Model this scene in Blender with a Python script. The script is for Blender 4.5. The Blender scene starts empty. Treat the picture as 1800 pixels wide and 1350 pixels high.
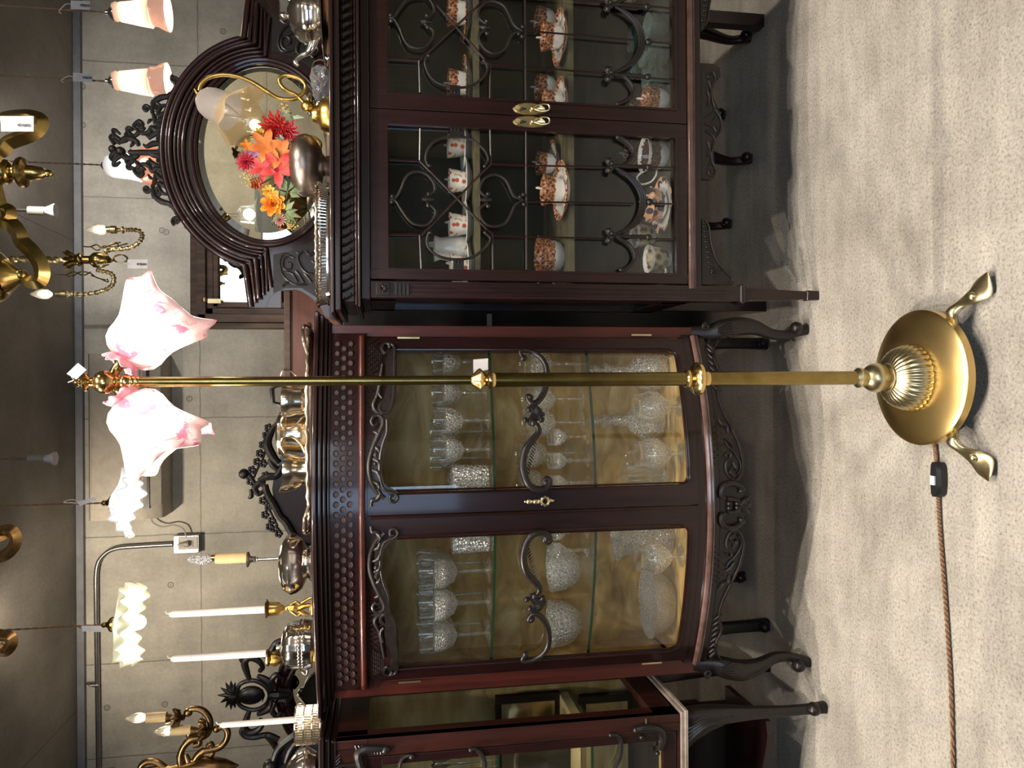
import bpy, bmesh, math, random
from mathutils import Vector, Matrix, Euler
PI = math.pi
R = math.radians
scn = bpy.context.scene
C = scn.collection
rnd = random.Random(7)

# ---------------------------------------------------------------- camera, world, lights
F_PX, PITCH, ROLL, EYE = 1350.0, R(9.5), R(0.38), 1.09
RIGHT = Vector((1, 0, 0)); FWD = Vector((0, math.cos(PITCH), -math.sin(PITCH))); DOWN = Vector((0, -math.sin(PITCH), -math.cos(PITCH)))
IMX = DOWN * math.cos(ROLL) - RIGHT * math.sin(ROLL)      # picture's right (the photograph lies on its side)
IMY = DOWN * math.sin(ROLL) + RIGHT * math.cos(ROLL)      # picture's up
cd = bpy.data.cameras.new('camera'); cam = bpy.data.objects.new('camera', cd); C.objects.link(cam)
cd.sensor_width = 36; cd.lens = F_PX / 1800 * 36; cd.clip_start = 0.05; cd.clip_end = 60
cam.matrix_world = Matrix.Translation((0, 0, EYE)) @ Matrix((IMX, IMY, -FWD)).transposed().to_4x4()
scn.camera = cam
scn.view_settings.view_transform = 'Standard'; scn.view_settings.look = 'None'
scn.view_settings.gamma = 1; scn.view_settings.use_curve_mapping = False
scn.view_settings.exposure = 0.5
scn.cycles.max_bounces = 10; scn.cycles.transparent_max_bounces = 24; scn.cycles.glossy_bounces = 5
scn.cycles.diffuse_bounces = 2; scn.cycles.transmission_bounces = 6
scn.cycles.sample_clamp_indirect = 4.0; scn.cycles.caustics_reflective = False; scn.cycles.caustics_refractive = False
w = bpy.data.worlds.new('world'); scn.world = w; w.use_nodes = True
w.node_tree.nodes['Background'].inputs[0].default_value = (0.75, 0.85, 1.0, 1); w.node_tree.nodes['Background'].inputs[1].default_value = 1.0

def lamp(name, kind, loc, energy, col=(1, .86, .68), target=None, size=.03, spot=80, blend=.6, sx=None):
    l = bpy.data.lights.new(name, kind); o = bpy.data.objects.new(name, l); C.objects.link(o); o.location = loc
    l.energy = energy; l.color = col
    if kind == 'AREA':
        l.shape = 'RECTANGLE'; l.size = size; l.size_y = sx or size
    else: l.shadow_soft_size = size
    if kind == 'SPOT': l.spot_size = R(spot); l.spot_blend = blend
    if target is not None: o.rotation_euler = (Vector(target) - Vector(loc)).to_track_quat('-Z', 'Y').to_euler()
    return o
# track spots under the ceiling, in front of the cabinets
for k, (x, y, tx, ty, tz, e, ang) in enumerate([(-1.5, .95, -.8, 2.0, .6, 95, 95), (-.55, 1.02, -.3, 1.9, .5, 100, 95), (.35, .92, .3, 1.9, .4, 85, 95),
                                      (1.1, .98, .8, 2.0, .5, 85, 95), (.15, .72, .05, .9, 0, 84, 100), (-1.2, .8, -1.0, 1.1, 0, 62, 100),
                                      (1.15, .72, 1.0, 1.0, 0, 66, 100)]):
    lamp('track_spot_light', 'SPOT', (x, y, 2.45), e * .50, (1, .915, .81), (tx, ty, tz), .025, ang, .7)
lamp('side_track_light', 'SPOT', (-1.75, 1.38, 2.46), 125, (1, .90, .78), (.25, 1.22, 0), .02, 62, .6)
lamp('wall_washer_light', 'SPOT', (-.9, 2.85, 2.46), 42, (1, .87, .70), (-.9, 4.0, 1.95), .04, 105, .9)
lamp('wall_washer_light', 'SPOT', (.9, 2.85, 2.46), 36, (.98, .93, .90), (.9, 4.0, 1.95), .04, 105, .9)
lamp('window_daylight', 'AREA', (.55, -1.52, 1.9), 4, (.72, .84, 1), (.4, 2, .9), .8, sx=1.0)
lamp('added_front_wall_light', 'SPOT', (1.7, -.35, 2.46), 55, (1, .90, .76), (1.7, -1.6, 1.7), .04, 130, .8)  # both front wall lamps are added, to brighten the mirror's view
lamp('added_front_wall_light', 'SPOT', (-.3, -.35, 2.46), 35, (1, .90, .76), (-.3, -1.6, 1.7), .04, 130, .8)
lamp('door_daylight', 'AREA', (-.45, -1.52, 1.6), 1.5, (.6, .78, 1), (-.4, 2, .9), .4, sx=.8)

# ---------------------------------------------------------------- pixels to points on real planes
def ray(x, y):
    return FWD + IMX * ((x - 900) / F_PX) + IMY * ((675 - y) / F_PX)
def P(x, y, Y):
    d = ray(x, y); t = Y / d.y; return Vector((d.x * t, Y, EYE + d.z * t))
def G(x, y, z=0.0):
    d = ray(x, y); t = (z - EYE) / d.z; return Vector((d.x * t, d.y * t, z))
def pl(Y): return lambda x, y: P(x, y, Y)
def scale_at(x, y, Y): return (P(x, y + .5, Y) - P(x, y - .5, Y)).length

# ---------------------------------------------------------------- materials
def nt(name):
    m = bpy.data.materials.new(name); m.use_nodes = True; t = m.node_tree
    return m, t, t.nodes, t.links, t.nodes['Principled BSDF']
def noise(t, scale, detail=4, coord='Object', rough=.55, sc=None, dist=0):
    n = t.nodes.new('ShaderNodeTexNoise'); n.inputs['Scale'].default_value = scale; n.inputs['Detail'].default_value = detail
    n.inputs['Roughness'].default_value = rough; n.inputs['Distortion'].default_value = dist
    c = t.nodes.new('ShaderNodeTexCoord')
    if sc:
        mp = t.nodes.new('ShaderNodeMapping'); mp.inputs['Scale'].default_value = sc
        t.links.new(c.outputs[coord], mp.inputs[0]); t.links.new(mp.outputs[0], n.inputs['Vector'])
    else: t.links.new(c.outputs[coord], n.inputs['Vector'])
    return n
def ramp(t, src, stops):
    r = t.nodes.new('ShaderNodeValToRGB'); e = r.color_ramp.elements
    while len(e) < len(stops): e.new(.5)
    for q, (p, c) in zip(e, stops): q.position = p; q.color = (*c, 1) if len(c) == 3 else c
    t.links.new(src, r.inputs[0]); return r
def bump(t, b, src, dist, strength=1.0):
    n = t.nodes.new('ShaderNodeBump'); n.inputs['Distance'].default_value = dist; n.inputs['Strength'].default_value = strength
    t.links.new(src, n.inputs['Height']); t.links.new(n.outputs[0], b.inputs['Normal']); return n
def math_n(t, op, a, b_=None):
    n = t.nodes.new('ShaderNodeMath'); n.operation = op
    for i, v in enumerate((a, b_)):
        if v is None: continue
        if isinstance(v, (int, float)): n.inputs[i].default_value = v
        else: t.links.new(v, n.inputs[i])
    return n.outputs[0]
def simple(name, col, rough=.5, metal=0, col2=None, nscale=30, bumpd=0, coat=0, spec=.5, sc=None, emit=None, es=0, sheen=0):
    m, t, N, L, b = nt(name)
    b.inputs['Base Color'].default_value = (*col, 1); b.inputs['Roughness'].default_value = rough; b.inputs['Metallic'].default_value = metal
    b.inputs['Coat Weight'].default_value = coat; b.inputs['Coat Roughness'].default_value = .08; b.inputs['Specular IOR Level'].default_value = spec
    b.inputs['Sheen Weight'].default_value = sheen
    n = noise(t, nscale, 5, sc=sc)
    if col2: r = ramp(t, n.outputs[0], [(.3, col), (.7, col2)]); L.new(r.outputs[0], b.inputs['Base Color'])
    else:
        r = ramp(t, n.outputs[0], [(.3, tuple(c * .88 for c in col)), (.7, tuple(min(1, c * 1.08) for c in col))]); L.new(r.outputs[0], b.inputs['Base Color'])
    if bumpd: bump(t, b, n.outputs[0], bumpd)
    if emit: b.inputs['Emission Color'].default_value = (*emit, 1); b.inputs['Emission Strength'].default_value = es
    return m
M = {}
M['mahogany'] = simple('dark_mahogany', (.0085, .003, .003), .3, 0, (.020, .006, .0055), 9, .0002, coat=.4, spec=.3, sc=(6, 6, .7))
M['mahogany_h'] = simple('dark_mahogany_cross', (.0085, .003, .003), .3, 0, (.019, .006, .0055), 9, .0002, coat=.4, spec=.3, sc=(.7, 6, 6))
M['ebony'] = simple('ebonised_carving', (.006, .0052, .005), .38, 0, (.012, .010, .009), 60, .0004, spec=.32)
M['carved'] = simple('carved_brown_black', (.0085, .0065, .0058), .34, 0, (.017, .0125, .011), 70, .0005, spec=.4)
M['redwood'] = simple('red_mahogany', (.032, .007, .005), .32, 0, (.075, .014, .008), 7, .0002, coat=.15, spec=.35, sc=(6, 6, .6))
M['redboard'] = simple('reddish_board', (.10, .032, .018), .45, 0, (.17, .06, .035), 8, .0003, sc=(1, 6, 8))
M['oldwood'] = simple('old_worn_wood', (.05, .022, .013), .5, 0, (.13, .075, .045), 8, .0006, sc=(8, 8, 1))
M['lit_rail_wood'] = simple('lit_brown_rail', (.16, .075, .04), .4, 0, (.24, .12, .065), 9, .0002, sc=(1, 6, 6))  # paler brown paints in the light on the mirror board's lower rail
M['brass'] = simple('polished_brass', (.66, .44, .15), .17, 1, (.83, .60, .26), 11, .0002)
M['brass_old'] = simple('tarnished_brass', (.22, .155, .045), .24, 1, (.40, .30, .11), 16, .0003)
M['brass_dome'] = simple('satin_brass', (.62, .43, .15), .3, 1, (.82, .60, .26), 7, .0003)
M['brass_pale'] = simple('pale_brushed_brass', (.55, .45, .24), .3, 1, (.75, .64, .38), 22, .0003)
M['gilt'] = simple('gilt_metal', (.46, .28, .06), .3, 1, (.68, .44, .13), 60, .0005)
M['bronze'] = simple('dark_bronze', (.13, .075, .03), .33, 1, (.30, .19, .085), 40, .0006)
M['silver'] = simple('silver_plate', (.78, .74, .68), .12, 1, (.92, .88, .82), 24, .0006)
M['silver_warm'] = simple('warm_silver_plate', (.78, .66, .48), .16, 1, (.95, .84, .66), 30, .0009)
M['pewter'] = simple('brushed_pewter', (.22, .18, .16), .36, 1, (.36, .30, .26), 18, .0003)
M['chrome'] = simple('chrome', (.8, .8, .8), .1, 1)
M['steel'] = simple('galvanised_steel', (.33, .32, .31), .35, 1, (.45, .44, .42), 15)
M['white'] = simple('white_wax', (.82, .76, .68), .45, spec=.4)
M['card'] = simple('white_card', (.74, .70, .70), .6)
M['plastic_w'] = simple('cream_plastic', (.36, .32, .26), .45)
M['plastic_b'] = simple('beige_plastic_panel', (.42, .365, .29), .5, spec=.3)
M['plastic_k'] = simple('black_plastic', (.012, .012, .013), .35)
M['candle_sleeve'] = simple('ivory_candle_sleeve', (.60, .43, .20), .5)
M['cord'] = simple('brown_twisted_cord', (.16, .075, .035), .7, 0, (.30, .17, .09), 300)
M['cord_pale'] = simple('pale_brown_cord', (.30, .19, .12), .7)
M['string'] = simple('cotton_string', (.75, .68, .58), .8)
M['ink'] = simple('grey_ink', (.05, .05, .06), .7)
M['redink'] = simple('red_ink', (.6, .05, .06), .7)
M['velvet'] = None
M['leaf'] = simple('green_leaf', (.06, .10, .03), .5, 0, (.17, .22, .09), 60)
M['leaf_pale'] = simple('grey_green_leaf', (.25, .30, .20), .55, 0, (.40, .44, .32), 60)
for nm, a, b_ in [('petal_red', (.50, .015, .012), (.72, .05, .03)), ('petal_crimson', (.45, .012, .03), (.66, .04, .07)), ('petal_orange', (.72, .16, .03), (.88, .30, .07)),
                  ('petal_rust', (.36, .07, .03), (.56, .15, .06)), ('petal_flame', (.85, .17, .01), (.95, .38, .03)), ('petal_yellow', (.78, .42, .03), (.92, .62, .12)),
                  ('petal_coral', (.70, .04, .04), (.82, .10, .09)), ('petal_mustard', (.45, .30, .07), (.62, .44, .16)), ('petal_violet', (.30, .12, .28), (.5, .25, .42)),
                  ('petal_dusty', (.42, .16, .13), (.58, .28, .22))]:
    M[nm] = simple(nm, a, .6, 0, b_, 55)

def emissive(name, col, s, base=(.8, .8, .8), rough=.3):
    m, t, N, L, b = nt(name); b.inputs['Base Color'].default_value = (*base, 1); b.inputs['Roughness'].default_value = rough
    b.inputs['Emission Color'].default_value = (*col, 1); b.inputs['Emission Strength'].default_value = s; return m
M['bulb'] = emissive('lit_filament', (1, .80, .50), 22)
M['bulb_soft'] = emissive('lit_frosted_bulb', (1, .88, .62), 9)
M['daylight'] = emissive('daylight_pane', (.80, .90, 1.0), 3.2)
M['daylight_blue'] = emissive('blue_daylight_pane', (.42, .66, 1.0), 3.6)

def cut_mask(t, m3, cutp, sc, milky):  # milky white lines for the cut pattern, painting in the crystal's sparkle
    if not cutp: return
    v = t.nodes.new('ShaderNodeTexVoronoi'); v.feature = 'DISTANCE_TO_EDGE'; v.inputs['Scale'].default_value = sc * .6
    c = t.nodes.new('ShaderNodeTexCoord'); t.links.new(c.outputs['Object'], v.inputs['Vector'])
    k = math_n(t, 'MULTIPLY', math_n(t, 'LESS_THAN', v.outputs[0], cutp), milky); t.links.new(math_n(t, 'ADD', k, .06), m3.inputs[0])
def thin_glass(name, tint=(.97, .98, .97), edge=.55, base_refl=.05, tex=0, rough=.02, texscale=90, milky=0, milkcol=(.9, .9, .88), cutp=0):
    m = bpy.data.materials.new(name); m.use_nodes = True; t = m.node_tree; t.nodes.clear(); N = t.nodes; L = t.links
    out = N.new('ShaderNodeOutputMaterial'); tr = N.new('ShaderNodeBsdfTransparent'); tr.inputs[0].default_value = (*tint, 1)
    gl = N.new('ShaderNodeBsdfGlossy'); gl.inputs['Roughness'].default_value = rough; gl.inputs[0].default_value = (1, 1, 1, 1)
    lw = N.new('ShaderNodeLayerWeight'); lw.inputs['Blend'].default_value = .35
    mx = N.new('ShaderNodeMixShader')
    a = math_n(t, 'MULTIPLY', lw.outputs['Facing'], edge); a = math_n(t, 'ADD', a, base_refl)
    if tex:
        v = N.new('ShaderNodeTexVoronoi'); v.inputs['Scale'].default_value = texscale; c = N.new('ShaderNodeTexCoord'); L.new(c.outputs['Object'], v.inputs['Vector'])
        bp = N.new('ShaderNodeBump'); bp.inputs['Distance'].default_value = .004; bp.inputs['Strength'].default_value = tex
        L.new(v.outputs['Distance'], bp.inputs['Height']); L.new(bp.outputs[0], gl.inputs['Normal']); L.new(bp.outputs[0], lw.inputs['Normal'])
    L.new(a, mx.inputs[0]); L.new(tr.outputs[0], mx.inputs[1]); L.new(gl.outputs[0], mx.inputs[2])
    last = mx.outputs[0]
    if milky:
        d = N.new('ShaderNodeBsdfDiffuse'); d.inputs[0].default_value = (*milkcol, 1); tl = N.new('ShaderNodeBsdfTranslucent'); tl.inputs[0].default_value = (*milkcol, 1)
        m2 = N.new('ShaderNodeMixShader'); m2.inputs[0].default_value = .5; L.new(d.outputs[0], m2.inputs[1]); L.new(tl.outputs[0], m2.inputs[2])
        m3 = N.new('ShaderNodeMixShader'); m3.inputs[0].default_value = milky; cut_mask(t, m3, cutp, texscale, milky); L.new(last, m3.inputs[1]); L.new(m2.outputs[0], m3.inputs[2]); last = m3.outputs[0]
    L.new(last, out.inputs[0]); return m
M['pane'] = thin_glass('window_glass', (.98, .985, .97), .3, .035, rough=.0)
M['clear'] = thin_glass('clear_wine_glass', (.96, .97, .96), 1.0, .08, milky=.06, milkcol=(1, 1, .98), rough=.05)
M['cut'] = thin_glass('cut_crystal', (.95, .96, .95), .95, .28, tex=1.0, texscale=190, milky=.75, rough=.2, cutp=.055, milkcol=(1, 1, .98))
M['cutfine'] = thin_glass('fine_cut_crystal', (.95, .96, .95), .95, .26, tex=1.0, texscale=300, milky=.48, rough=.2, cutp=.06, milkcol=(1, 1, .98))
M['green_edge'] = simple('green_glass_edge', (.012, .045, .022), .15, spec=.8)
M['greenware'] = thin_glass('green_glassware', (.55, .72, .68), .8, .14, tex=.8, texscale=120, milky=.25, milkcol=(.45, .62, .58))
M['plasticbag'] = thin_glass('crumpled_clear_film', (.93, .93, .95), .95, .15, tex=1.0, texscale=60, milky=.2)

def mirror_mat():
    m, t, N, L, b = nt('old_mirror'); b.inputs['Base Color'].default_value = (.86, .85, .76, 1); b.inputs['Metallic'].default_value = 1; b.inputs['Roughness'].default_value = .015; return m
M['mirror'] = mirror_mat()

def velvet():
    m, t, N, L, b = nt('gold_velvet')
    n = noise(t, 7, 6, sc=(1, 1, 2.2), dist=1.2); r = ramp(t, n.outputs[0], [(.25, (.30, .17, .045)), (.5, (.60, .38, .12)), (.75, (.88, .68, .34))]); L.new(r.outputs[0], b.inputs['Base Color'])
    b.inputs['Roughness'].default_value = .55; b.inputs['Sheen Weight'].default_value = .15; b.inputs['Sheen Tint'].default_value = (.9, .7, .4, 1)
    bump(t, b, n.outputs[0], .006, .8); return m
M['velvet'] = velvet()
M['velvet_green'] = simple('worn_green_velvet', (.016, .014, .007), .75, 0, (.05, .044, .02), 9, .002, sheen=.1)
M['satin_gold'] = simple('gold_satin_lining', (.42, .28, .07), .4, 0, (.75, .60, .28), 6, .004, sheen=.3, sc=(1, 1, 4))

def shade_pink():
    m, t, N, L, b = nt('pink_marbled_lit_glass')
    n = noise(t, 24, 3, sc=(1.3, 1.3, .8), dist=1.2)
    r = ramp(t, n.outputs[0], [(.0, (.55, .07, .14)), (.365, (.80, .30, .38)), (.42, (1, .82, .70)), (.59, (1, .91, .78)), (.62, (.84, .40, .44)), (.65, (1, .88, .76))]); L.new(r.outputs[0], b.inputs['Base Color'])
    L.new(r.outputs[0], b.inputs['Emission Color'])
    b.inputs['Roughness'].default_value = .15
    at = N.new('ShaderNodeAttribute'); at.attribute_name = 'lit'
    mx = N.new('ShaderNodeMix'); mx.data_type = 'RGBA'; mx.blend_type = 'MULTIPLY'; L.new(ramp(t, at.outputs['Fac'], [(.0, (1, 1, 1)), (.55, (.8, .8, .8)), (1.0, (0, 0, 0))]).outputs[0], mx.inputs[0])
    L.new(r.outputs[0], mx.inputs[6]); mx.inputs[7].default_value = (.84, .52, .55, 1); L.new(mx.outputs[2], b.inputs['Base Color']); L.new(mx.outputs[2], b.inputs['Emission Color'])
    L.new(at.outputs['Fac'], b.inputs['Emission Strength']); return m
M['shade_pink'] = shade_pink()
M['frill_pink'] = simple('pink_glass_frill', (.75, .22, .28), .15, 0, (.85, .5, .5), 30, emit=(.8, .25, .3), es=.25)
def lit_shade(name, stops, scale=9, es=1.0, sc=(1, 1, 1)):
    m, t, N, L, b = nt(name); n = noise(t, scale, 3, sc=sc); r = ramp(t, n.outputs[0], stops); L.new(r.outputs[0], b.inputs['Base Color']); L.new(r.outputs[0], b.inputs['Emission Color'])
    at = N.new('ShaderNodeAttribute'); at.attribute_name = 'lit'; L.new(math_n(t, 'MULTIPLY', at.outputs['Fac'], es), b.inputs['Emission Strength']); b.inputs['Roughness'].default_value = .2; return m
M['shade_peach'] = lit_shade('peach_frosted_glass', [(.3, (.84, .44, .28)), (.7, (.95, .60, .42))])
M['shade_peach_rim'] = simple('peach_glass_rim', (.66, .36, .28), .15, 0, (.76, .47, .38), 12, emit=(.9, .45, .3), es=.28)
M['shade_white'] = lit_shade('white_pleated_glass', [(.3, (.82, .86, .9)), (.7, (1, .97, .92))])
M['shade_yellow'] = lit_shade('yellow_green_pleated_glass', [(.3, (.78, .74, .42)), (.7, (.95, .92, .74))])
M['shade_opal'] = thin_glass('opalescent_etched_glass', (.95, .90, .86), .8, .10, tex=.1, texscale=60, milky=.42, milkcol=(.95, .86, .80))
M['shade_amber'] = thin_glass('amber_tinted_glass', (.95, .80, .5), .7, .10, tex=.1, texscale=60, milky=.5, milkcol=(.95, .72, .42))

def china(name, z0, z1, cols, gold=True, scale=110):
    """white porcelain with a coloured band between object heights z0 and z1"""
    m, t, N, L, b = nt(name); c = N.new('ShaderNodeTexCoord'); s = N.new('ShaderNodeSeparateXYZ'); L.new(c.outputs['Object'], s.inputs[0])
    v = N.new('ShaderNodeTexVoronoi'); v.inputs['Scale'].default_value = scale; L.new(c.outputs['Object'], v.inputs['Vector'])
    r = ramp(t, v.outputs['Distance'], [(.1, cols[0]), (.35, cols[1]), (.55, cols[2]), (.8, cols[3])]); r.color_ramp.interpolation = 'CONSTANT'
    n = noise(t, 130, 2); zz = math_n(t, 'ADD', s.outputs['Z'], math_n(t, 'MULTIPLY', math_n(t, 'SUBTRACT', n.outputs[0], .5), .014))
    k = math_n(t, 'MULTIPLY', math_n(t, 'GREATER_THAN', zz, z0), math_n(t, 'LESS_THAN', zz, z1))
    mx = N.new('ShaderNodeMix'); mx.data_type = 'RGBA'; mx.inputs[6].default_value = (.80, .78, .74, 1); L.new(k, mx.inputs[0]); L.new(r.outputs[0], mx.inputs[7])
    L.new(mx.outputs[2], b.inputs['Base Color']); b.inputs['Roughness'].default_value = .12; return m
imari = [(.02, .02, .04), (.36, .11, .04), (.50, .24, .12), (.78, .72, .64)]
M['china_cup'] = china('orange_blue_band_china', .027, .2, imari, scale=150)
M['china_flat'] = china('patterned_saucer_china', .0125, .2, imari, scale=150)
M['china_white'] = simple('white_china', (.80, .78, .74), .12)
M['china_blue'] = china('blue_panel_china', .012, .2, [(.02, .02, .05), (.03, .035, .08), (.75, .4, .2), (.8, .76, .7)], scale=40)
M['china_brown'] = china('brown_band_china', .026, .052, [(.05, .02, .012), (.12, .05, .025), (.03, .012, .01), (.2, .09, .04)], scale=140)
M['china_gold'] = china('gold_band_china', .01, .05, [(.06, .04, .05), (.32, .25, .13), (.55, .48, .3), (.62, .56, .4)], scale=55)
M['china_pink'] = china('pink_medallion_china', .008, .2, [(.50, .10, .05), (.80, .72, .64), (.80, .77, .72), (.62, .30, .18)], scale=60)

def concrete_floor():
    m, t, N, L, b = nt('concrete_floor')
    n1 = noise(t, 4.5, 8, rough=.68); n2 = noise(t, 170, 5, rough=.7); n3 = noise(t, 5, 6, sc=(.6, 5, 1))
    r1 = ramp(t, n1.outputs[0], [(.32, (.29, .262, .225)), (.68, (.47, .435, .38))])
    r2 = ramp(t, n2.outputs[0], [(.34, (.52, .50, .46)), (.47, (.95, .95, .95)), (.66, (1.2, 1.19, 1.16))])
    mx = N.new('ShaderNodeMix'); mx.data_type = 'RGBA'; mx.blend_type = 'MULTIPLY'; mx.inputs[0].default_value = 1
    L.new(r1.outputs[0], mx.inputs[6]); L.new(r2.outputs[0], mx.inputs[7])
    r3 = ramp(t, n3.outputs[0], [(.35, (.90, .90, .90)), (.65, (1.07, 1.07, 1.06))]); mx2 = N.new('ShaderNodeMix'); mx2.data_type = 'RGBA'; mx2.blend_type = 'MULTIPLY'; mx2.inputs[0].default_value = 1
    L.new(mx.outputs[2], mx2.inputs[6]); L.new(r3.outputs[0], mx2.inputs[7])
    # hairline cracks
    v = N.new('ShaderNodeTexVoronoi'); v.feature = 'DISTANCE_TO_EDGE'; v.inputs['Scale'].default_value = .8; c = N.new('ShaderNodeTexCoord')
    nz = noise(t, 5, 5); vm = N.new('ShaderNodeMix'); vm.data_type = 'VECTOR'; vm.inputs[0].default_value = .18; L.new(c.outputs['Object'], vm.inputs[4]); L.new(nz.outputs['Color'], vm.inputs[5]); L.new(vm.outputs[1], v.inputs['Vector'])
    ck = ramp(t, v.outputs[0], [(.0, (.62, .6, .57)), (.0035, (1, 1, 1))]); mx3 = N.new('ShaderNodeMix'); mx3.data_type = 'RGBA'; mx3.blend_type = 'MULTIPLY'; mx3.inputs[0].default_value = .2
    L.new(mx2.outputs[2], mx3.inputs[6]); L.new(ck.outputs[0], mx3.inputs[7]); L.new(mx3.outputs[2], b.inputs['Base Color'])
    b.inputs['Roughness'].default_value = .62; b.inputs['Specular IOR Level'].default_value = .35; bump(t, b, n2.outputs[0], .0006); return m
M['floor'] = concrete_floor()

def board_concrete(name, ca, cb, vlines=(), hlines=(), holes=(), axis='X'):
    m, t, N, L, b = nt(name); c = N.new('ShaderNodeTexCoord'); s = N.new('ShaderNodeSeparateXYZ'); L.new(c.outputs['Object'], s.inputs[0])
    n1 = noise(t, 2.2, 6, sc=(2.2, 1, 1)); n2 = noise(t, 55, 6, rough=.75); n3 = noise(t, 3.5, 7, sc=(.6, 1, 1.5), rough=.65)
    r1 = ramp(t, n1.outputs[0], [(.3, ca), (.7, cb)]); r2 = ramp(t, n2.outputs[0], [(.3, (.84, .84, .84)), (.7, (1.08, 1.08, 1.08))])
    r3 = ramp(t, n3.outputs[0], [(.35, (.84, .84, .83)), (.6, (1.06, 1.06, 1.05))])
    mx = N.new('ShaderNodeMix'); mx.data_type = 'RGBA'; mx.blend_type = 'MULTIPLY'; mx.inputs[0].default_value = 1; L.new(r1.outputs[0], mx.inputs[6]); L.new(r2.outputs[0], mx.inputs[7])
    mxb = N.new('ShaderNodeMix'); mxb.data_type = 'RGBA'; mxb.blend_type = 'MULTIPLY'; mxb.inputs[0].default_value = 1; L.new(mx.outputs[2], mxb.inputs[6]); L.new(r3.outputs[0], mxb.inputs[7])
    wob = math_n(t, 'MULTIPLY', math_n(t, 'SUBTRACT', noise(t, 9, 3).outputs[0], .5), .012)
    mask = None
    def add(q):
        nonlocal mask
        mask = q if mask is None else math_n(t, 'MAXIMUM', mask, q)
    for x0, wd in vlines: add(math_n(t, 'LESS_THAN', math_n(t, 'ABSOLUTE', math_n(t, 'SUBTRACT', math_n(t, 'ADD', s.outputs[axis], wob), x0)), wd))
    for z0, wd in hlines: add(math_n(t, 'LESS_THAN', math_n(t, 'ABSOLUTE', math_n(t, 'SUBTRACT', math_n(t, 'ADD', s.outputs['Z'], wob), z0)), wd))
    for x0, z0, rr in holes:
        dx = math_n(t, 'SUBTRACT', s.outputs[axis], x0); dz = math_n(t, 'SUBTRACT', s.outputs['Z'], z0)
        d = math_n(t, 'SQRT', math_n(t, 'ADD', math_n(t, 'MULTIPLY', dx, dx), math_n(t, 'MULTIPLY', dz, dz)))
        add(math_n(t, 'LESS_THAN', math_n(t, 'ABSOLUTE', math_n(t, 'SUBTRACT', d, rr)), .0035)); add(math_n(t, 'LESS_THAN', d, .004))
    if mask is not None:
        m2 = N.new('ShaderNodeMix'); m2.data_type = 'RGBA'; L.new(math_n(t, 'MULTIPLY', mask, .6), m2.inputs[0]); L.new(mxb.outputs[2], m2.inputs[6]); m2.inputs[7].default_value = (.07, .06, .05, 1); L.new(m2.outputs[2], b.inputs['Base Color'])
    else: L.new(mxb.outputs[2], b.inputs['Base Color'])
    b.inputs['Roughness'].default_value = .6; bump(t, b, n2.outputs[0], .0012); return m
WH = [P(x, y, 4.0) for x, y in ((298, 893), (140, 985), (300, 1028), (188, 1244), (290, 1238), (285, 405), (292, 408), (145, 152), (145, 220), (333, 701), (392, 55))]
M['wall_back'] = board_concrete('fair_faced_concrete_wall', (.31, .285, .235), (.52, .475, .39), [(1.578, .003), (.92, .0025), (.291, .010), (-.157, .0025), (-.73, .003), (-1.345, .003), (-1.80, .003)],
                                [(1.985, .0025), (1.06, .0025), (.35, .003)], [(h.x, h.z, .012) for h in WH])
M['wall'] = board_concrete('concrete_wall_plain', (.30, .28, .22), (.42, .39, .32), [(-1.5, .003), (-.6, .003), (.3, .003), (1.2, .003)], [(1.9, .003), (1.0, .003)])
M['ceiling'] = board_concrete('dark_concrete_ceiling', (.21, .185, .155), (.32, .285, .245), [(-1.55, .003), (.7, .0025)], [])
M['trim'] = simple('grey_joint_trim', (.15, .15, .155), .6, 0, (.20, .2, .205), 20)

# ---------------------------------------------------------------- objects
ORG = {}
def tag(o, label, cat, group=None, kind=None):
    if label: o['label'] = label
    if cat: o['category'] = cat
    if group: o['group'] = group
    if kind: o['kind'] = kind
    return o
def thing(name, label, cat, loc=(0, 0, 0), rz=0, group=None):
    o = bpy.data.objects.new(name, None); C.objects.link(o); o.empty_display_size = .05
    o.location = loc; o.rotation_euler = (0, 0, rz); ORG[o.name] = Vector(loc); return tag(o, label, cat, group)
def copy_tree(o, parent=None):
    c = o.copy(); C.objects.link(c); c.parent = parent
    if parent is not None: c.matrix_parent_inverse = o.matrix_parent_inverse.copy()
    for ch in list(o.children): copy_tree(ch, c)
    return c
def place(o, loc, rz=0, s=1.0, label=None, group=None):
    o.location = loc; o.rotation_euler = (0, 0, rz); o.scale = (s, s, s)
    if label: o['label'] = label
    if group: o['group'] = group
    return o

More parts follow.
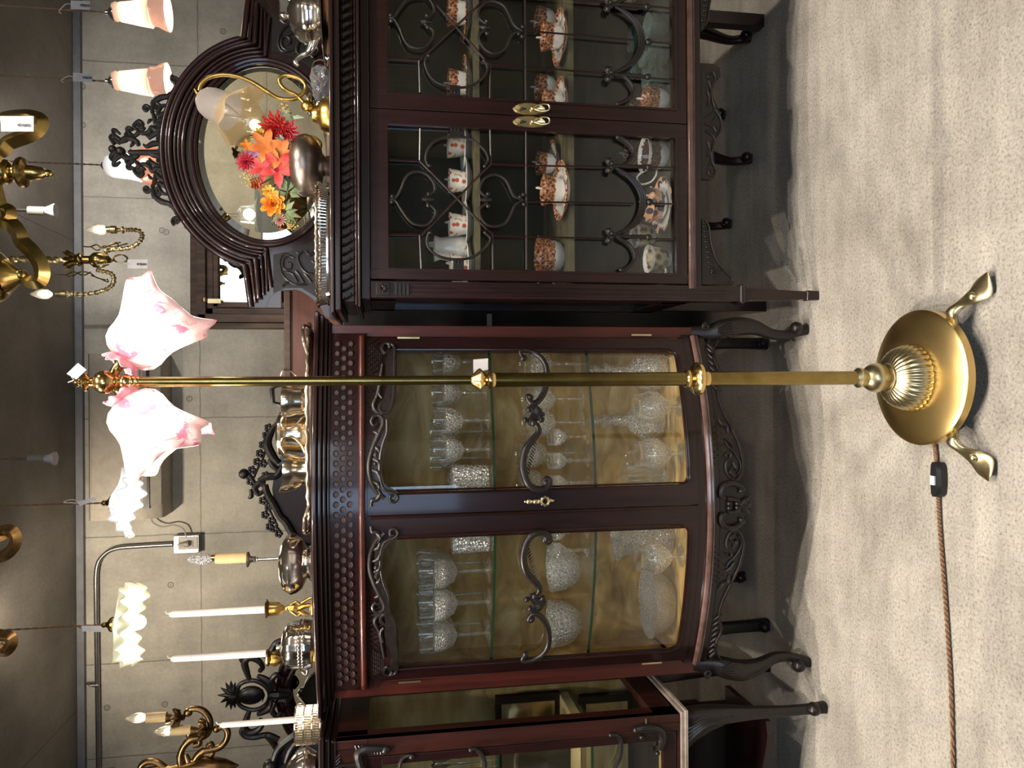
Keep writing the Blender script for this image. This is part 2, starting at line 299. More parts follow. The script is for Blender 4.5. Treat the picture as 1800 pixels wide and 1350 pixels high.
class MB:
    def __init__(s): s.b = bmesh.new(); s.mx = Matrix.Identity(4); s.lit = None
    def v(s, p): return s.b.verts.new(s.mx @ Vector(p))
    def f(s, vs):
        try: return s.b.faces.new(vs)
        except ValueError: return None
    def box(s, x0, x1, y0, y1, z0, z1):
        vs = [s.v((x, y, z)) for x in (x0, x1) for y in (y0, y1) for z in (z0, z1)]
        for q in ((0, 1, 3, 2), (4, 6, 7, 5), (0, 4, 5, 1), (2, 3, 7, 6), (0, 2, 6, 4), (1, 5, 7, 3)): s.f([vs[i] for i in q])
        return s
    def prism(s, pts, y0, y1):
        """outline in XZ, extruded from y0 (front) to y1"""
        a = [s.v((p[0], y0, p[1])) for p in pts]; b = [s.v((p[0], y1, p[1])) for p in pts]
        s.f(a); s.f(b[::-1]); n = len(pts)
        for i in range(n): s.f([a[i], b[i], b[(i + 1) % n], a[(i + 1) % n]])
        return s
    def loft(s, rings, closed=True, caps=True):
        R_ = [[s.v(p) for p in r] for r in rings]; n = len(R_[0])
        for a, b in zip(R_, R_[1:]):
            for i in range(n if closed else n - 1): s.f([a[i], a[(i + 1) % n], b[(i + 1) % n], b[i]])
        if caps and closed: s.f(R_[0][::-1]); s.f(R_[-1])
        return s
    def tube(s, pts, r, n=8, closed=False, flat=1.0, caps=True):
        pts = [Vector(p) for p in pts]; m = len(pts)
        if m < 2: return s
        rs = r if isinstance(r, (list, tuple)) else [r] * m
        if len(rs) != m: rs = [rs[min(len(rs) - 1, int(i * (len(rs) - 1) / (m - 1)))] * (1 - ((i * (len(rs) - 1) / (m - 1)) % 1)) + rs[min(len(rs) - 1, int(i * (len(rs) - 1) / (m - 1)) + 1)] * ((i * (len(rs) - 1) / (m - 1)) % 1) for i in range(m)]
        rings = []; up = None
        for i in range(m):
            a = pts[(i - 1) % m] if closed else pts[max(0, i - 1)]; b = pts[(i + 1) % m] if closed else pts[min(m - 1, i + 1)]
            t = (b - a)
            if t.length < 1e-9: t = Vector((0, 0, 1))
            t.normalize()
            if up is None:
                up = Vector((0, -1, 0)) if abs(t.y) < .9 else Vector((0, 0, 1))
            up = (up - t * up.dot(t))
            if up.length < 1e-6: up = t.orthogonal()
            up.normalize(); sd = t.cross(up)
            rings.append([pts[i] + up * (math.cos(k * 2 * PI / n) * rs[i] * flat) + sd * (math.sin(k * 2 * PI / n) * rs[i]) for k in range(n)])
        R_ = [[s.v(p) for p in q] for q in rings]
        for i in range(m if closed else m - 1):
            A = R_[i]; B = R_[(i + 1) % m]
            for k in range(n): s.f([A[k], A[(k + 1) % n], B[(k + 1) % n], B[k]])
        if not closed and caps: s.f(R_[0][::-1]); s.f(R_[-1])
        return s
    def lathe(s, prof, n=32, c=(0, 0, 0), mod=None, axis=None, cap=False, lit=None):
        """prof: (radius, height); axis: matrix; mod(theta, i, r, z) -> (r, z)"""
        c = Vector(c); rings = []
        for i, (r, z) in enumerate(prof):
            q = []
            for k in range(n):
                th = 2 * PI * k / n; rr, zz = (r, z) if mod is None else mod(th, i, r, z)
                p = Vector((rr * math.cos(th), rr * math.sin(th), zz))
                if axis is not None: p = axis @ p
                q.append(p + c)
            rings.append(q)
        R_ = [[s.v(p) for p in q] for q in rings]
        if lit:
            s.lit = s.lit or {}
            for q, l in zip(R_, lit):
                for v in q: s.lit[v] = l
        for a, b in zip(R_, R_[1:]):
            for k in range(n): s.f([a[k], a[(k + 1) % n], b[(k + 1) % n], b[k]])
        if cap: s.f(R_[0][::-1]); s.f(R_[-1])
        return s
    def ball(s, c, r, sx=1, sy=1, sz=1, n=12):
        pr = [(max(1e-5, r * math.sin(PI * i / (n // 2 + 2))), -r * math.cos(PI * i / (n // 2 + 2))) for i in range(n // 2 + 3)]
        c = Vector(c); return s.lathe([(a, b) for a, b in pr], n, c, axis=Matrix.Diagonal((sx, sy, sz)))
    def build(s, name, mat, parent=None, label=None, smooth=True, ang=40, bevel=0):
        o_ = Vector((0, 0, 0)); q = parent
        while q is not None: o_ = o_ + (ORG.get(q.name, Vector()) if q.parent is None else Vector()); q = q.parent
        bmesh.ops.remove_doubles(s.b, verts=s.b.verts[:], dist=1e-6) if s.lit is None else None
        bmesh.ops.recalc_face_normals(s.b, faces=s.b.faces[:])
        if o_.length: bmesh.ops.translate(s.b, vec=-o_, verts=s.b.verts[:])
        me = bpy.data.meshes.new(name)
        if s.lit is not None:
            s.b.verts.index_update(); vals = [0.0] * len(s.b.verts)
            for v, l in s.lit.items(): vals[v.index] = l
        s.b.to_mesh(me); s.b.free()
        if s.lit is not None:
            at = me.attributes.new('lit', 'FLOAT', 'POINT')
            for i, l in enumerate(vals): at.data[i].value = l
        me.materials.append(mat)
        if smooth:
            me.polygons.foreach_set('use_smooth', [True] * len(me.polygons)); me.set_sharp_from_angle(angle=R(ang))
        o = bpy.data.objects.new(name, me); C.objects.link(o)
        if parent is not None: o.parent = parent
        if label: o['label'] = label
        if bevel:
            mo = o.modifiers.new('bevel', 'BEVEL'); mo.width = bevel; mo.segments = 2; mo.limit_method = 'ANGLE'
        return o

def sm(pts, k=6, closed=False):
    pts = [tuple(p) for p in pts]; n = len(pts); out = []
    if n < 3 and not closed: return pts
    rng = range(n if closed else n - 1)
    for i in rng:
        p = [pts[(i + j) % n] if closed else pts[min(n - 1, max(0, i + j))] for j in (-1, 0, 1, 2)]
        for q in range(k):
            t = q / k
            out.append(tuple(.5 * (2 * b + (c - a) * t + (2 * a - 5 * b + 4 * c - d) * t * t + (-a + 3 * b - 3 * c + d) * t ** 3) for a, b, c, d in zip(*p)))
    if not closed: out.append(pts[-1])
    return out
def spiral(cx, cy, r0, r1, a0, turns, n=18):
    return [(cx + (r0 + (r1 - r0) * i / n) * math.cos(a0 + turns * 2 * PI * i / n), cy + (r0 + (r1 - r0) * i / n) * math.sin(a0 + turns * 2 * PI * i / n)) for i in range(n + 1)]
def pxt(mb, f, pts, r, n=8, k=6, closed=False, flat=1.0):
    """tube along a smoothed outline of picture points that mapper f puts on a surface"""
    q = sm(pts, k, closed); return mb.tube([f(*p) for p in q], r, n, closed, flat)
def frame_z(d, up=(0, 0, 1)):
    """3x3 matrix whose z axis is d"""
    z = Vector(d).normalized(); x = Vector(up).cross(z)
    if x.length < 1e-4: x = Vector((1, 0, 0))
    x.normalize(); return Matrix((x, z.cross(x), z)).transposed()
def text(name, body, size, loc, parent, mat, label=None, rot=None):
    cu = bpy.data.curves.new(name, 'FONT'); cu.body = body; cu.size = size * 1.4; cu.space_character = .78; cu.extrude = .00015; cu.offset = size * .02
    tmp = bpy.data.objects.new(name, cu); C.objects.link(tmp); dg = bpy.context.evaluated_depsgraph_get(); dg.update()
    me = bpy.data.meshes.new_from_object(tmp.evaluated_get(dg)); bpy.data.objects.remove(tmp); me.materials.clear(); me.materials.append(mat)
    o = bpy.data.objects.new(name, me); C.objects.link(o)
    mw = Matrix.Translation(Vector(loc)) @ (rot or Matrix(((0, 1, 0), (0, 0, -1), (-1, 0, 0)))).to_4x4()
    o.parent = parent; org = Vector(); q = parent
    while q is not None: org = org + (ORG.get(q.name, Vector()) if q.parent is None else Vector()); q = q.parent
    o.matrix_basis = Matrix.Translation(-org) @ mw
    if label: o['label'] = label
    return o
# lettering that runs downwards, as on the hanging tags: local x -> -Z, local y -> +X, facing -Y
TXT = Matrix(((0, 1, 0), (0, 0, -1), (-1, 0, 0)))
# ---------------------------------------------------------------- the room
CEIL = 2.548
WY = 4.0
def struct(name, mb, m, **k): o = mb.build(name, m, **k); o['kind'] = 'structure'; return o
struct('floor', MB().box(-3.4, 3.4, -1.6, WY, -.1, 0), M['floor'], smooth=False)
struct('ceiling', MB().box(-3.4, 3.4, -1.6, WY + .1, CEIL, CEIL + .1), M['ceiling'], smooth=False)
struct('wall_back', MB().box(-3.4, 3.4, WY, WY + .12, 0, CEIL), M['wall_back'], smooth=False)
struct('wall_left', MB().box(-3.5, -3.4, -1.6, WY, 0, CEIL), M['wall'], smooth=False)
struct('wall_right', MB().box(3.4, 3.5, -1.6, WY, 0, CEIL), M['wall'], smooth=False)
# front wall behind the camera with a glazed door and a window
FY_ = -1.6
f = MB(); f.box(-3.4, -.8, FY_ - .1, FY_, 0, CEIL); f.box(-.8, -.1, FY_ - .1, FY_, 2.1, CEIL); f.box(-.1, .1, FY_ - .1, FY_, 0, CEIL); f.box(.1, 1.0, FY_ - .1, FY_, 0, 1.35); f.box(.1, 1.0, FY_ - .1, FY_, 2.48, CEIL); f.box(1.0, 3.4, FY_ - .1, FY_, 0, CEIL)
struct('wall_front', f, M['wall'], smooth=False)
fr = MB(); frame = [(.1, 1.0, 1.35, 1.39), (.1, 1.0, 2.44, 2.48), (.1, .14, 1.35, 2.48), (.96, 1.0, 1.35, 2.48), (.54, .56, 1.35, 2.48)]
for q in frame: fr.box(q[0], q[1], FY_ - .05, FY_ + .01, q[2], q[3])
wo = struct('window_1', fr, M['plastic_k'], smooth=False)
MB().box(.11, .99, FY_ - .06, FY_ - .05, 1.36, 2.47).build('window_pane', M['daylight'], wo, smooth=False)
fr = MB()
for q in [(-.8, -.74, 0, 2.1), (-.16, -.1, 0, 2.1), (-.74, -.16, 0, .6), (-.74, -.16, 2.04, 2.1)]: fr.box(q[0], q[1], FY_ - .05, FY_ + .01, q[2], q[3])
do = struct('door_1', fr, M['plastic_k'], smooth=False)
MB().box(-.75, -.15, FY_ - .06, FY_ - .05, .59, 2.05).build('door_pane', M['daylight_blue'], do, smooth=False)
d2 = struct('door_2', MB().box(1.02, 1.52, FY_, FY_ + .04, 0, 1.98), simple('slate_grey_door', (.10, .11, .11), .5), smooth=False)
struct('trim_1', MB().box(-3.4, 3.4, WY - .03, WY, CEIL - .034, CEIL - .002), M['trim'], smooth=False)

# air conditioner on the wall
a0 = P(152, 622, 3.8); a1 = P(283, 912, 3.8)
ac = thing('air_conditioner', 'long beige wall air conditioner mounted high behind the standing lamp shades', 'air conditioner', (a0.x, 4.0, a1.z))
x0, x1, zt, zb = a1.x, a0.x, a0.z, a1.z
b = MB(); pts = [(3.998, zb), (3.998, zt), (3.82, zt), (3.80, zt - .012), (3.795, zb + .085), (3.83, zb + .01), (3.85, zb)]
b.loft([[(x, y, z) for y, z in pts] for x in (x0, x0 + .008, x1 - .008, x1)]); b.build('casing', M['plastic_b'], ac)
MB().box(x0 + .05, x1 - .05, 3.788, 3.80, zb + .085, zt - .02).build('front_panel', M['plastic_b'], ac, bevel=.004)
fl = MB(); fl.loft([[(x, y, z) for y, z in ((3.79, zb + .075), (3.80, zb + .08), (3.84, zb + .012), (3.83, zb + .006))] for x in (x0 + .06, x1 - .06)]); fl.build('air_flap', M['plastic_w'], ac)
MB().box(x0 + .05, x1 - .05, 3.798, 3.812, zb + .05, zb + .085).build('air_slot', M['plastic_k'], ac, smooth=False)
# outlet, plug and cord, conduit
ob = thing('outlet_box', 'grey metal outlet box on the concrete wall below the air conditioner', 'outlet', P(328, 956, 3.97))
q0, q1 = P(306, 941, 3.97), P(351, 971, 3.97)
MB().box(q1.x, q0.x, 3.955, 3.999, q1.z, q0.z).build('box', M['steel'], ob, bevel=.003)
u0, u1 = P(313, 944, 3.95), P(347, 966, 3.95); MB().box(u1.x + .002, u0.x - .002, 3.950, 3.955, u1.z, u0.z).build('cover_plate', M['plastic_w'], ob, bevel=.001)
v0, v1 = P(314, 952, 3.95), P(339, 961, 3.95); MB().box(v1.x, v0.x, 3.946, 3.95, v1.z, v0.z).build('socket', M['plastic_b'], ob, smooth=False)
pc = thing('plug_cord', 'thin grey plug cord hanging from the air conditioner into the outlet box', 'cord', P(290, 925, 3.98))
b = MB(); pxt(b, pl(3.955), [(266, 909), (269, 919), (285, 926), (305, 923), (320, 928), (326, 938), (327, 946)], .0035); b.build('cord', M['plastic_w'], pc)
b = MB(); p = P(327, 957, 3.93); b.lathe([(.001, .0), (.012, .0), (.014, .012), (.008, .03), (.004, .05)], 12, (p.x, 3.93, p.z - .012)); b.build('plug', M['plastic_w'], pc)
cn = thing('conduit', 'grey steel conduit pipe bending along the wall from the outlet box', 'pipe', P(200, 965, 3.97))
b = MB(); pxt(b, pl(3.975), [(304, 957), (250, 960), (205, 964), (182, 976), (170, 1000), (169, 1060), (171, 1200), (173, 1360)], .0105, 10); b.build('pipe', M['steel'], cn)
for x, y in ((167, 1201),):
    p = P(x, y, 3.97); b = MB(); b.tube([(p.x - .008, 3.962, p.z - .02), (p.x - .008, 3.962, p.z + .02), (p.x - .008, 3.985, p.z + .035)], .004, 6); b.box(p.x - .012, p.x, 3.99, 3.999, p.z + .01, p.z + .045); b.build('pipe_clip', M['steel'], cn, smooth=False)
# ---------------------------------------------------------------- the brass standing lamp
LX, LY = .0075, 1.368
SL = thing('standing_lamp', 'tall brass standing lamp with two pink marbled glass shades', 'floor lamp', (LX, LY, 0))
def zc(x): return P(x, 668, LY).z
def rc(w, x): return w * .5 * scale_at(x, 668, LY)
def lprof(rows): return [(rc(w_, x), zc(x)) for x, w_ in rows]
b = MB(); b.lathe([(.001, .052), (.05, .062), (.085, .060), (.128, .050), (.1335, .046), (.134, .042), (.134, .031), (.130, .028), (.120, .028), (.001, .028)], 96, (LX, LY, 0))
base = b.build('base', M['brass_dome'], SL)
b = MB(); b.lathe([(.018, .118), (.026, .114), (.040, .108), (.054, .094), (.062, .074), (.0635, .062), (.060, .056), (.050, .054)], 192, (LX, LY, 0),
        mod=lambda th, i, r, z: (r * (1 + (.055 if 1 < i < 6 else .0) * abs(math.sin(th * 16))), z))
b.build('gadrooned_collar', M['brass_pale'], SL, ang=80)
b = MB(); b.tube([(LX + .0265 * math.cos(a), LY + .0265 * math.sin(a), .114) for a in [2 * PI * i / 40 for i in range(40)]], .0028, 8, True); b.build('beaded_ring', M['brass_pale'], SL)
b = MB(); b.lathe([(.019, .108), (.020, .120), (.026, .124), (.029, .136), (.028, .146), (.022, .155), (.016, .160), (.0165, .166), (.0195, .170), (.0195, .176), (.015, .181), (.0136, .183)], 40, (LX, LY, 0))
b.build('foot_knop', M['brass_pale'], SL)
b = MB(); b.lathe([(.0133, .16), (.0133, zc(1236))], 32, (LX, LY, 0)); b.build('stem', M['brass_old'], SL)
b = MB(); b.lathe([(.0128, zc(1212)), (.0128, zc(866))], 32, (LX, LY, 0)); b.build('stem', M['brass_old'], SL)
b = MB(); b.lathe([(.0081, zc(846)), (.0085, zc(240))], 32, (LX, LY, 0)); b.build('stem', M['brass_old'], SL)
b = MB(); b.lathe(lprof([(1246, 24), (1243, 27), (1238, 27), (1236, 22), (1234, 40), (1230, 56), (1224, 58), (1219, 50), (1216, 28), (1213, 30), (1210, 33), (1206, 33), (1204, 26)]), 48, (LX, LY, 0)); b.build('stem_collar', M['brass'], SL)
b = MB(); b.lathe(lprof([(870, 26), (867, 31), (862, 33), (858, 31), (856, 22), (853, 21), (850, 30), (846, 38), (843, 42), (840, 38), (832, 22), (829, 19), (828, 16)]), 48, (LX, LY, 0)); b.build('stem_collar', M['brass'], SL)
b = MB(); b.lathe(lprof([(246, 18), (244, 21), (241, 21), (239, 19), (237, 22), (234, 24), (231, 22), (228, 25), (223, 29), (217, 28), (213, 22), (211, 18), (209, 24), (206, 26), (203, 22), (200, 28), (193, 38), (186, 41), (177, 40), (170, 31), (167, 22), (165, 17), (158, 15), (156, 20), (153, 30), (150, 32), (147, 29), (144, 14), (141, 9), (138, 14), (134, 15), (131, 11), (128, 4)]), 48, (LX, LY, 0)); b.build('finial', M['brass'], SL)
# three scroll feet
for ang in (-38, -142, 90):
    a = R(ang); d = Vector((math.cos(a), math.sin(a), 0)); s_ = Vector((-math.sin(a), math.cos(a), 0)); c0 = Vector((LX, LY, 0))
    if ang == 90: pass
    b = MB(); pts = [c0 + d * .105 + Vector((0, 0, .030)), c0 + d * .134 + Vector((0, 0, .036)), c0 + d * .152 + Vector((0, 0, .046)), c0 + d * .170 + Vector((0, 0, .036)), c0 + d * .188 + Vector((0, 0, .016)), c0 + d * .210 + Vector((0, 0, .0075)), c0 + d * .238 + Vector((0, 0, .016))]
    wd = [.010, .015, .013, .010, .019, .024, .002]; th = [.008, .009, .009, .009, .007, .0065, .0015]
    P3 = sm([tuple(p) for p in pts], 5); W3 = sm([(x, y) for x, y in zip(wd, th)], 5)
    b.loft([[Vector(p) + s_ * (w2[0] * math.cos(q)) + Vector((0, 0, 1)) * (w2[1] * math.sin(q)) for q in [2 * PI * i / 12 for i in range(12)]] for p, w2 in zip(P3, W3)])
    b.ball(c0 + d * .188 + Vector((0, 0, .020)), .0085); b.build('foot', M['brass_pale'], SL)
# the two shades
def pink_shade(nx, ny, ex, ey, yoff, seed):
    n = P(nx, ny, LY - yoff * .3); e = P(ex, ey, LY - yoff); ax = (e - n).normalized(); A = frame_z(ax, (0, -1, 0))
    b = MB(); b.lathe([(.006, -.018), (.008, -.012), (.0085, -.004), (.014, .002), (.022, .008), (.025, .014), (.023, .015)], 32, n, axis=A)
    jt = (n - ax * .014); b.tube([Vector((LX, LY, zc(196))), jt, n], [.009, .008, .008], 12); b.build('shade_arm', M['brass_old'], SL)
    def mod(th, i, r, z):
        k = max(0, i - 5) / 5.0
        q = math.cos(2 * (th + seed)) ; p4 = abs(math.cos(2 * (th + .4 + seed)))
        p5 = (1 - abs(math.sin(2 * (th + .4 + seed)))) ** 1.6; return r * (1 + .15 * k * k * (p5 - .35)) + .0028 * k * math.sin(12 * th), z + k * k * (.020 * (p5 - .25) + .002 * math.sin(7 * th + 1))
    prof = [(.022, .008), (.036, .014), (.046, .024), (.050, .038), (.050, .052), (.052, .066), (.058, .080), (.065, .094), (.072, .107), (.078, .118), (.082, .127)]
    lit = [.25, .45, .8, 1.3, 1.8, 1.8, 1.4, .95, .6, .38, .25]
    b = MB(); b.lathe(prof, 96, n, mod, A, lit=lit); o = b.build('glass_shade', M['shade_pink'], SL, ang=80)
    so = o.modifiers.new('thick', 'SOLIDIFY'); so.thickness = .002
    b = MB(); b.lathe([(.021, .010), (.025, .007), (.0285, .001), (.030, -.003)], 60, n, lambda th, i, r, z: (r * (1 + .09 * i / 3 * math.sin(8 * th)), z + .003 * i / 3 * math.cos(8 * th)), A); f_ = b.build('glass_frill', M['frill_pink'], o)
    so = f_.modifiers.new('thick', 'SOLIDIFY'); so.thickness = .0015
    c = n + ax * .06; b = MB(); b.ball(c, .02); b.build('bulb', M['bulb_soft'], o)
    lamp('standing_lamp_bulb_light', 'POINT', n + ax * .19, 1.6, (1, .85, .66), size=.05)
pink_shade(212, 640, 292, 545, -.045, .0)
pink_shade(214, 693, 292, 786, -.012, .35)
# twisted flex, switch, and the price tag on the finial
b = MB()
cp = [G(x, y, .006) for x, y in ((1640, 768), (1644, 790), (1646, 815), (1647, 843), (1649, 870), (1652, 930), (1659, 1020), (1666, 1120), (1672, 1230), (1676, 1380))]
cs = [Vector(p) for p in sm([tuple(p) for p in cp], 40)]
for ph in (0, PI): b.tube([p + Vector((0, .0022 * math.cos(i * .8 + ph), .0022 * math.sin(i * .8 + ph))) for i, p in enumerate(cs)], .0022, 5)
cord = b.build('power_cord', M['cord'], SL, 'brown twisted power cord')
s0, s1 = G(1646, 815, .012), G(1649, 870, .012); b = MB(); m_ = (s0 + s1) / 2
b.loft([[(m_.x + x, m_.y + w_ * c_, .011 + .0095 * s2) for c_, s2 in ((-1, -1), (-1, .4), (-.6, 1), (.6, 1), (1, .4), (1, -1))] for x, w_ in ((-.034, .006), (-.028, .012), (-.01, .0145), (.01, .0145), (.028, .012), (.034, .006))])
sw = b.build('inline_switch', M['plastic_k'], cord, 'black inline switch with a white rocker')
b = MB(); b.box(m_.x - .011, m_.x + .007, m_.y - .006, m_.y + .006, .019, .0235); b.build('rocker', M['card'], sw)
q = [P(x, y, LY - .02) for x, y in ((137, 638), (152, 650), (134, 667), (117, 657))]
b = MB(); b.loft([[p for p in q], [p + Vector((0, .0006, 0)) for p in q]]); tg = b.build('price_tag', M['card'], SL, 'blank white price tag', smooth=False)
b = MB(); b.tube([q[2] * .5 + q[3] * .5, P(130, 668, LY - .015), P(120, 672, LY - .01), P(128, 670, LY)], .0007, 5); b.build('string', M['string'], tg)
# ---------------------------------------------------------------- carved display cabinet on the right (china cabinet)
def strip(mb, xs, top, bot, y0, y1, bow=None):
    g = bow or (lambda x: 0)
    T = top if callable(top) else (lambda x: top); B = bot if callable(bot) else (lambda x: bot)
    return mb.loft([[(x, y0 + g(x), T(x)), (x, y0 + g(x), B(x)), (x, y1 + g(x), B(x)), (x, y1 + g(x), T(x))] for x in xs])
def lin(a, b, n): return [a + (b - a) * i / n for i in range(n + 1)]
def interp(pts):
    pts = sorted(pts)
    def f(x):
        if x <= pts[0][0]: return pts[0][1]
        for (a, b), (c, d) in zip(pts, pts[1:]):
            if x <= c: return b + (d - b) * (x - a) / max(1e-9, c - a)
        return pts[-1][1]
    return f
def frame_prof(mb, x0, x1, z0, z1, w, y0, y1):
    """rectangular frame of four bars"""
    mb.box(x0, x0 + w, y0, y1, z0, z1); mb.box(x1 - w, x1, y0, y1, z0, z1); mb.box(x0 + w, x1 - w, y0, y1, z0, z0 + w); mb.box(x0 + w, x1 - w, y0, y1, z1 - w, z1)
def mir(f, xc): return lambda x, y: (lambda p: Vector((2 * xc - p.x, p.y, p.z)))(f(x, y))

KX0, KX1, KC, KY, KB = .200, 1.066, .633, 1.78, 2.10
CC = thing('china_cabinet', 'dark mahogany display cabinet of painted teacups with a round-topped mirror back', 'cabinet', (KC, KY, 0))
# cornice, body
b = MB()
for (zt, zb_, ov) in ((1.205, 1.196, .040), (1.196, 1.182, .034), (1.152, 1.145, .020), (1.145, 1.139, .024), (1.139, 1.118, .006)): b.box(KX0 - ov, KX1 + ov, KY - ov, KB, zb_, zt)
b.box(KX0 - .014, KX1 + .014, KY - .014, KB, 1.152, 1.182)
b.build('cornice', M['mahogany_h'], CC, bevel=.0025)
b = MB(); n = 44
for i in range(n):
    x = KX0 - .012 + (KX1 - KX0 + .024) * (i + .5) / n; h = (KX1 - KX0) / n * .42
    b.tube([(x - h, KY - .018, 1.178), (x - h * .2, KY - .026, 1.172), (x + h * .6, KY - .026, 1.162), (x + h, KY - .018, 1.155)], [.002, .0035, .0035, .002], 6)
    b.ball((x + h * .9, KY - .022, 1.156), .0034, n=6)
b.build('carved_frieze', M['ebony'], CC)
for s in (0, 1):
    b = MB()
    xa, xb = (KX0, KX0 + .038) if s == 0 else (KX1 - .038, KX1)
    b.box(xa, xb, KY, KY + .04, .20, 1.118)
    for q in (.009, .019, .029): b.box(xa + q - .0022, xa + q + .0022, KY - .004, KY + .001, .26, 1.03)
    b.box(xa + .004, xb - .004, KY - .008, KY, 1.075, 1.105)
    b.build('corner_post', M['mahogany'], CC, bevel=.001)
for xa in (KX0 + .019, KX1 - .019):
    b = MB()
    for k in range(8): a = k * PI / 4; b.tube([(xa, KY - .010, 1.09), (xa + .006 * math.cos(a), KY - .013, 1.09 + .006 * math.sin(a)), (xa + .011 * math.cos(a), KY - .009, 1.09 + .011 * math.sin(a))], [.001, .0028, .001], 6)
    for k in range(4): b.box(xa - .014, xa + .014, KY - .007, KY, 1.058 - k * .009, 1.063 - k * .009)
    b.build('post_carving', M['carved'], CC)
# legs
def taper_leg(x, y, zt=.215, hw=.019, hb=.011):
    b = MB(); b.loft([[(x + sx * w_, y + sy * w_, z) for sx, sy in ((-1, -1), (1, -1), (1, 1), (-1, 1))] for z, w_ in ((0, hb), (.032, hb + .0015), (.033, hb - .001), (zt - .012, hw - .003), (zt - .011, hw), (zt - .004, hw + .005), (zt, hw + .005), (zt + .004, hw), (zt + .02, hw))])
    for dx in (-.35, .35): b.box(x + dx * hw - .001, x + dx * hw + .001, y - hw - .0005, y - hb - .001, .06, zt - .03) if False else None
    return b
for x, y in ((KX0 + .019, KY + .02), (KX1 - .019, KY + .02)): taper_leg(x, y).build('leg', M['mahogany'], CC, smooth=False, bevel=.0015)
for x, y in ((KX0 + .022, KB - .02), (KX1 - .022, KB - .02)): MB().box(x - .018, x + .018, y - .018, y + .018, 0, .34).build('leg', M['mahogany'], CC, smooth=False, bevel=.0015)
# bottom, top, back, sides
b = MB(); b.box(KX0 + .02, KX1 - .02, KY + .02, KB, .335, .365); b.box(KX0 + .036, KX1 - .036, KY + .002, KY + .03, .318, .352); b.build('bottom_rail', M['mahogany_h'], CC, bevel=.001)
b = MB(); b.box(KX0 + .03, KX1 - .03, KY - .006, KY + .01, .340, .352); b.box(KX0 + .03, KX1 - .03, KY - .003, KY + .01, .334, .340); b.build('bottom_moulding', simple('worn_moulding', (.06, .028, .02), .22, 0, (.12, .065, .05), 20, coat=.5), CC, bevel=.002)
MB().box(KX0 + .03, KX1 - .03, KY + .03, KB - .012, .366, .370).build('floor_lining', M['velvet_green'], CC, smooth=False)
MB().box(KX0 + .02, KX1 - .02, KB - .012, KB, .34, 1.14).build('back_lining', M['velvet_green'], CC, smooth=False)
for xa, xb in ((KX0, KX0 + .016), (KX1 - .016, KX1)):
    b = MB(); b.box(xa, xb, KY + .04, KY + .07, .335, 1.12); b.box(xa, xb, KB - .035, KB, .335, 1.12); b.box(xa, xb, KY + .04, KB, .335, .40); b.box(xa, xb, KY + .04, KB, 1.06, 1.12)
    b.build('side_frame', M['mahogany'], CC, smooth=False)
b = MB(); b.box(KX0 + .007, KX0 + .009, KY + .07, KB - .035, .40, 1.06); b.build('side_glass', M['pane'], CC, smooth=False); b = MB(); b.box(KX1 - .009, KX1 - .007, KY + .07, KB - .035, .40, 1.06); b.build('side_glass', M['pane'], CC, smooth=False)
for z in (.872, .640): MB().box(KX0 + .018, KX1 - .018, KY + .045, KB - .013, z - .013, z).build('shelf', simple('green_velvet_shelf_%d' % (z * 100), (.05, .042, .02), .7, 0, (.14, .12, .06), 8, .001), CC, smooth=False)
# apron carvings
f = pl(KY + .004); ctr = pl(KY)
b = MB(); cont = interp([(p.x, p.z) for p in (f(x, y) for x, y in ((1255, 112), (1266, 120), (1267, 135), (1257, 145), (1252, 160), (1255, 175), (1262, 188), (1268, 205), (1269, 222), (1264, 238), (1258, 245), (1254, 262), (1256, 285), (1258, 300), (1256, 312), (1247, 317)))])
strip(b, lin(f(1250, 316).x, f(1250, 112).x, 60), .330, cont, KY + .004, KY + .014); b.build('apron_carving', M['carved'], CC, ang=60)
for s, fm in ((0, f), (1, mir(f, KC + .004))):
    b = MB()
    fm2 = (lambda g: (lambda x, y: g(x, y) + Vector((0, -.002, 0))))(fm)
    pxt(b, fm2, [(1240, 230), (1250, 236), (1256, 246), (1252, 262), (1252, 285), (1258, 298), (1254, 309), (1246, 307), (1245, 299), (1250, 299)], .0022, 6)
    pxt(b, fm2, [(1268, 213), (1266, 230), (1256, 244)], .0022, 6); pxt(b, fm2, [(1240, 218), (1252, 222), (1258, 232)], .003, 6); pxt(b, fm2, [(1244, 250), (1247, 262), (1244, 275)], .003, 6); pxt(b, fm2, [(1248, 265), (1250, 280), (1246, 292)], .0025, 6)
    cn_ = [(1240, 388), (1246, 400), (1249, 425), (1256, 450), (1268, 470), (1284, 487), (1287, 495), (1281, 497)]
    pxt(b, fm2, cn_, .0022, 6)
    for k in range(9): p = fm2(1239 + k * 1.2, 398 + k * 9); b.ball(p, .004, 1, .6, 1.5, n=6)
    for k in range(14): p = fm2(1250 + rnd.random() * 14, 474 + rnd.random() * 12); b.ball(p, .0028, n=6)
    b.build('apron_scrolls', M['carved'], CC)
for s in (0, 1):
    b = MB()
    fm = f if s == 0 else mir(f, KC)
    pts = [fm(x, y) for x, y in ((1234, 386), (1240, 390), (1248, 420), (1254, 447), (1266, 468), (1282, 485), (1288, 500), (1234, 500))]
    b.prism([(p.x, p.z) for p in (pts if s == 0 else pts[::-1])], KY + .004, KY + .012)
    b.build('apron_bracket', M['carved'], CC, smooth=False)

